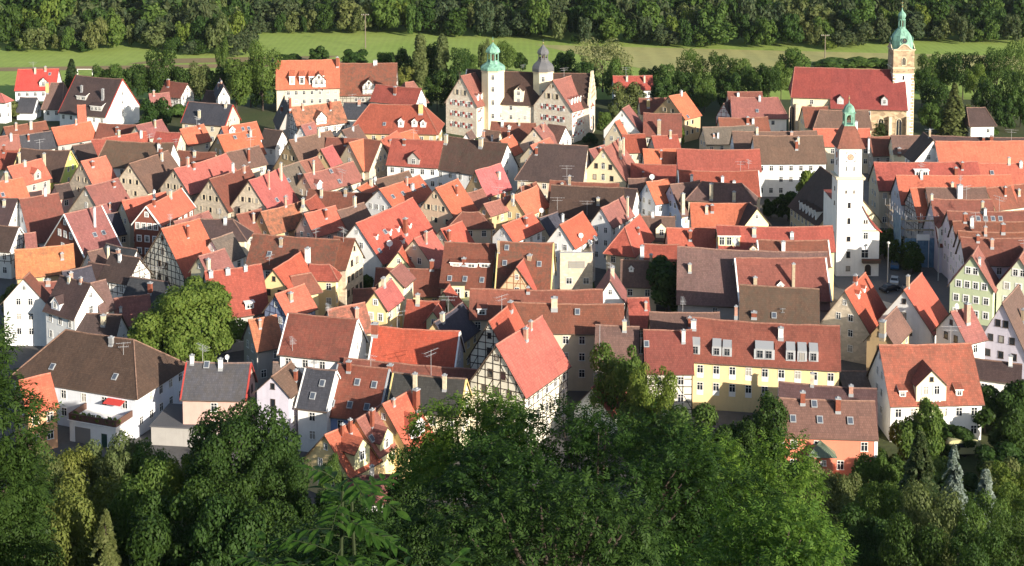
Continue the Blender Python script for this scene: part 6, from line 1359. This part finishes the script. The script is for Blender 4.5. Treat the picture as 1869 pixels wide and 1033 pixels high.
# scaffold with blue netting
s=empty('scaffold',(87,299,0),R(0)); tag(s,'scaffold hung with blue netting along the street front','scaffold'); b=MB()
for i in range(5):
    for yy in (0,1.1): b.bar((i*1.7-3.4,yy-3,0),(i*1.7-3.4,yy-3,11.4),.05,0,5)
for z in range(2,12,2):
    b.box(-3.4,3.4,-3,-1.9,z-.05,z,1); b.bar((-3.4,-3,z+1),(3.4,-3,z+1),.035,0,4)
for j in range(7):
    for xx in (-3.4,-4.4): b.bar((xx,-2+j*2,0),(xx,-2+j*2,11.4),.05,0,5)
for z in range(2,12,2): b.box(-4.4,-3.4,-2,10,z-.05,z,1)
b.build('frame',[plain('steel_tube',(.45,.45,.46),.45,.4),plain('planks',(.3,.22,.13),.9)],s)
nm_,nt_,nb_=newmat('blue_netting',(.05,.16,.33),.8); P_=geo_pos(nt_); nt_.links.new(mix(nt_,rng(nt_,noisy(nt_,.8,6,P_),.35,.7,0,1),(.07,.15,.24),(.15,.26,.36)),nb_.inputs['Base Color'])
b=MB()
def drape(p0,p1,z0,z1,nx=14,nz=10):
    g=[[(p0[0]+(p1[0]-p0[0])*i/nx+.12*math.sin(i*1.7+j*.6),p0[1]+(p1[1]-p0[1])*i/nx-.12*math.cos(i*2.1+j*.9),z0+(z1-z0)*j/nz) for i in range(nx+1)] for j in range(nz+1)]
    for j in range(nz):
        for i in range(nx): b.face([g[j][i],g[j][i+1],g[j+1][i+1],g[j+1][i]])
drape((-3.5,-3.15),(3.5,-3.15),0,6.4); b.build('netting',[nm_],s); b=MB(); drape((-4.5,2.5),(-4.5,-3.2),1.0,11.2); b.build('netting',[nm_],s)
b=MB(); b.box(-1.2,1.6,-3.5,-3.4,6.0,7.3); b.box(-1.1,-1,-3.45,-3.35,0,6);b.box(1.4,1.5,-3.45,-3.35,0,6); bn=b.build('site_board',[colm('w')],s)
# flat roofed brick block with terrace
o=empty('terrace_block',(13,281,0)); tag(o,'tan flat roofed block with roof terrace below the white gable','building'); b=MB(); b.box(-3.4,3.1,-3.5,3.5,-.5,8,0); b.box(-3.4,3.1,-3.5,-3.3,8,8.9,0);b.box(-3.4,-3.2,-3.3,3.5,8,8.9,0);b.box(2.9,3.1,-3.3,3.5,8,8.9,0); b.build('wall',[wallm('t')],o)
b=MB(); b.box(-3.5,3.2,-3.6,-3.2,8.9,9.0); b.build('parapet_cap',[colm('z')],o)
w_=put('window',winmesh(3.2,1.3,'m'),o,(-.1,-3.51,5.9)); put('window',winmesh(1.2,1.2,''),o,(1.8,-3.51,2.6)); put('window',winmesh(1.2,1.2,''),o,(-1.6,-3.51,2.6))
for i in range(3):
    t=empty('garden_chair',(11.2+i*1.0,280+.5*i,8.02),i*.8); tag(t,('red garden chair nearest the wall on the roof terrace','red garden chair in the middle of the roof terrace','red garden chair at the right of the roof terrace')[i],'chair','chairs on the roof terrace')
    b=MB(); b.box(-.24,.24,-.24,.24,.42,.47); b.build('seat',[colm('r')],t); b=MB(); b.box(-.24,.24,.2,.25,.5,.95); b.build('backrest',[colm('r')],t)
    for sx in (-.2,.2):
        for sy in (-.2,.2): b=MB(); b.bar((sx,sy,0),(sx,sy,.42),.025,0,5); b.build('leg',[colm('z')],t)
# yellow balcony block, slate cabin
o=empty('balcony_block',(-9.0,256,0),-.05); tag(o,'pale yellow block with walled balcony between brown roofs','building'); b=MB(); b.box(-2.5,2.5,-2.2,3,-.5,6.2); b.box(-2.5,2.5,-2.2,-2.0,6.2,7.3); b.box(-2.5,-2.3,-2,3,6.2,7.3); b.box(2.3,2.5,-2,3,6.2,7.3); b.box(-2.3,0,1.5,3,6.2,8.9); b.build('wall',[wallm('ly')],o)
b=MB(); b.box(-2.7,.3,1.2,3.2,8.9,9.05); b.build('roof',[colm('x')],o); put('window',winmesh(1.0,1.9,''),o,(-1.2,1.49,6.4)); put('window',winmesh(1,1.2,''),o,(-1,-2.21,3.6)); put('window',winmesh(1,1.2,''),o,(1,-2.21,3.6))
o=empty('roof_cabin',(-1.2,268.5,0),-.1); tag(o,'grey flat roofed cabin on white walls above the shed dormers','building'); b=MB(); b.box(-2.6,2.6,-2,2.5,-.5,9.4); b.build('wall',[wallm('bl')],o); b=MB(); b.box(-2.8,2.8,-2.2,2.7,9.4,9.6); b.build('roof',[plain('lead',(.22,.27,.27),.5)],o); put('window',winmesh(.5,.5,'d'),o,(-.9,-2.01,8)); put('window',winmesh(.5,.5,'d'),o,(.9,-2.01,8))
# garage wing with planted balcony in front of the white house
wh=[r for r in ROOTS if 'planted balcony' in r][0]; root=ROOTS[wh]; wr_=[r for r in HOUSES if r[1]==wh][0]
def loc(x,y):
    a=wr_[6]; dx,dy=x-wr_[4],y-wr_[5]; return (dx*math.cos(a)+dy*math.sin(a),-dx*math.sin(a)+dy*math.cos(a))
yf=wr_[8]-.12; gx0,gx1=-7.5,1.2; yo=yf+4.2; gz=wr_[9]-3.3
gx0=-(wr_[7]/2+wr_[11])+1.0; gx1=gx0+8.4
b=MB(); b.box(gx0,gx1,yf,yo,-.5,gz); b.build('garage_wing',[wallm('w')],root)
b=MB(); b.box(gx0-.1,gx1+.1,yo-.1,yo+.05,gz,gz+1.0);b.box(gx0-.1,gx0+.05,yf,yo-.1,gz,gz+1.0);b.box(gx1-.05,gx1+.1,yf,yo-.1,gz,gz+1.0);b.box(gx0-.3,gx1+.3,yf,yo+.2,gz-.12,gz-.003,1); b.build('balcony',[plain('brown_boards',(.11,.06,.045),.8),colm('w')],root)
b=MB(); b.box(gx0+1.2,gx0+4.4,yf,yf+1.3,gz+2.3,gz+2.38)
b.v=[(p[0],p[1],p[2]-(p[1]-yf)*.28) for p in b.v]; b.build('awning',[plain('awning_cloth',(.55,.06,.05),.8)],root)
b=MB(); b.box(gx0+4.6,gx0+7.4,yo-.02,yo+.03,-.4,2.5,0); b.build('garage_door',[plain('garage_grey',(.22,.20,.18),.7)],root); b=MB(); b.box(gx0+1.6,gx0+2.6,yo-.02,yo+.03,-.2,2.1); b.build('door',[plain('dark_green',(.02,.05,.04),.5)],root)
for i,u in enumerate((.3,1.6,3.4,5,6.3,7.6)):
    w=root.matrix_world if False else None
    a=wr_[6]; lx,ly=gx0+u,yo-.45; X_=wr_[4]+lx*math.cos(a)-ly*math.sin(a); Y_=wr_[5]+lx*math.sin(a)+ly*math.cos(a)
    p=empty('potted_plant',(X_,Y_,gz)); tag(p,'green potted plant on the brown boarded balcony','plant','potted plants on the balcony')
    put('foliage',tree_mesh('bush',('lime','mid')[i%2],240,.14/1.3,i%3)[0],p).scale=(1.1,1.1,1.5); b=MB(); b.lathe([(.2,0),(.26,.4),(.2,.4)],10); b.build('pot',[colm('b')],p)
# low flat garages
o=empty('flat_garage',(-49.5,213,0),-.12); tag(o,'low grey flat roofed garages between white and pink house','garage'); b=MB(); b.box(-5,5,-4,4,-.5,2.9); b.build('wall',[wallm('g')],o); b=MB(); b.box(-5.2,5.2,-4.2,4.2,2.9,3.1); b.build('roof',[plain('felt',(.10,.10,.105),.9)],o)
# van / caravan, masts, stump
o=empty('caravan',(67.6,206.5,0),.05); tag(o,'pale yellowish rounded caravan parked behind shrubs at the right','caravan'); b=MB(); n=18
pr=[]
for i in range(n):
    t=6.283*i/n; pr.append((2.4*abs(math.cos(t))**.35*(1 if math.cos(t)>0 else -1),1.55+1.1*abs(math.sin(t))**.35*(1 if math.sin(t)>0 else -1)))
for (x0,z0),(x1,z1) in zip(pr,pr[1:]+pr[:1]): b.face([(x0,-1.05,z0),(x1,-1.05,z1),(x1,1.05,z1),(x0,1.05,z0)])
b.face([(x,-1.05,z) for x,z in pr]); b.face([(x,1.05,z) for x,z in pr[::-1]]); b.build('body',[plain('caravan_paint',(.45,.43,.22),.4)],o)
b=MB(); b.box(-1.5,.2,-1.09,-1.04,1.5,2.1); b.box(.7,1.5,-1.09,-1.04,1.5,2.1); b.build('window',[glass()],o)
for sy in (-1,1): b=MB(); b.bar((0,sy*.85,.32),(0,sy*1.04,.32),.32,0,14); b.build('wheel',[plain('tyre',(.015,.015,.016),.9)],o)
o=empty('aerial_mast',(13.6,216,0)); tag(o,'tall thin aerial mast above the small pink roof','mast'); b=MB(); b.bar((0,0,0),(.1,0,16.5),.07,0,6,.04); b.build('post',[colm('z')],o); b=MB()
for k,z in enumerate((8.6,8.2)): b.bar((-.9,0,z),(1.1,0,z),.05,0,4)
b.bar((-.9,0,7.6),(-.9,0,8.7),.04,0,4);b.bar((1.1,0,7.6),(1.1,0,8.7),.04,0,4); b.build('bracket',[colm('z')],o)
hz=hill(49,150); o=empty('utility_pole',(49,150,hz)); tag(o,'grey wooden utility pole among shrubs at bottom right','pole'); b=MB(); b.bar((0,0,-.3),(0,0,10.6),.17,0,8,.12); b.build('post',[plain('grey_wood',(.20,.18,.155),.9)],o); b=MB()
for k in range(16): b.bar((-.28 if k%2 else 0,-.12,1+k*.55),(.28 if k%2 else 0,-.12,1.3+k*.55),.025,0,4)
b.build('climbing_step',[colm('z')],o)
hz=hill(27,118); o=empty('dead_stump',(27,118,hz)); tag(o,'dark broken dead trunk among the bottom right shrubs','stump'); b=MB(); rs=random.Random(9)
rings=[]
for j in range(9):
    z=-.5+j*1.35; r=(1.15-.06*j)*(1 if j<8 else .7); rings.append([((r+rs.uniform(-.2,.2))*math.cos(6.283*i/12)+.14*j,(r+rs.uniform(-.2,.2))*math.sin(6.283*i/12),z+(rs.uniform(-.6,.6) if j==8 else 0)) for i in range(12)])
for A,B in zip(rings,rings[1:]):
    for i in range(12): b.face([A[i],A[(i+1)%12],B[(i+1)%12],B[i]])
b.face(rings[-1]); o2=b.build('trunk',[plain('dead_bark',(.022,.019,.017),.95)],o)
b=MB(); b.bar((.8,0,7),(3.2,-.4,8.6),.4,0,7,.15); b.bar((1.1,0,9),(.4,.5,11.6),.35,0,7,.08); b.build('broken_limb',[plain('dead_bark',(.022,.019,.017),.95)],o)
# porch of the coral house
ch_=[r for r in HOUSES if 'coral red house' in r[1]][0]; cr=ROOTS[ch_[1]]; yf=ch_[8]-.12
pz=ch_[9]-2.3
b=MB(); b.box(-.4,2.7,yf,yf+1.8,-.5,pz); b.build('porch',[wallm('co')],cr)
b=MB(); P=[(-.9,yf+2.3,pz-.05),(3.3,yf+2.3,pz-.05),(3.3,yf,pz-.05),(-.9,yf,pz-.05)]; ap=(1.2,yf,pz+1.5)
for i in (0,1,3): b.face([P[i],P[(i+1)%4],ap][::-1])
for i in range(12): t=i/11; b.bar((-.9+4.2*t,yf+2.3,pz-.02),(1.2,yf+.02,pz+1.52),.03,0,4)
b.build('porch_roof',[plain('green_sheet',(.15,.19,.13),.5)],cr)
put('window',winmesh(.8,.8,''),cr,(1.0,yf+1.81,pz-1.4),math.pi)
for xx in (-ch_[7]/2+.03,ch_[7]/2-.03): b=MB(); b.box(xx-.25,xx+.25,yf-.3,yf+.06,-.5,ch_[9]+.1); b.build('corner_pilaster',[wallm('w')],cr)
# ------------------------------------------------------------------ air
hb=MB(); hb.box(-700,700,-40,1180,-1,150); hz=hb.build('haze',[]); tag(hz,None,None,None,'stuff'); hm=bpy.data.materials.new('haze'); hm.use_nodes=True; ht=hm.node_tree; ht.nodes.remove(ht.nodes['Principled BSDF'])
pv=ht.nodes.new('ShaderNodeVolumePrincipled'); pv.inputs['Color'].default_value=(.80,.88,1,1); pv.inputs['Density'].default_value=HAZE; pv.inputs['Anisotropy'].default_value=.2
ht.links.new(pv.outputs[0],ht.nodes['Material Output'].inputs['Volume']); hz.data.materials.append(hm)
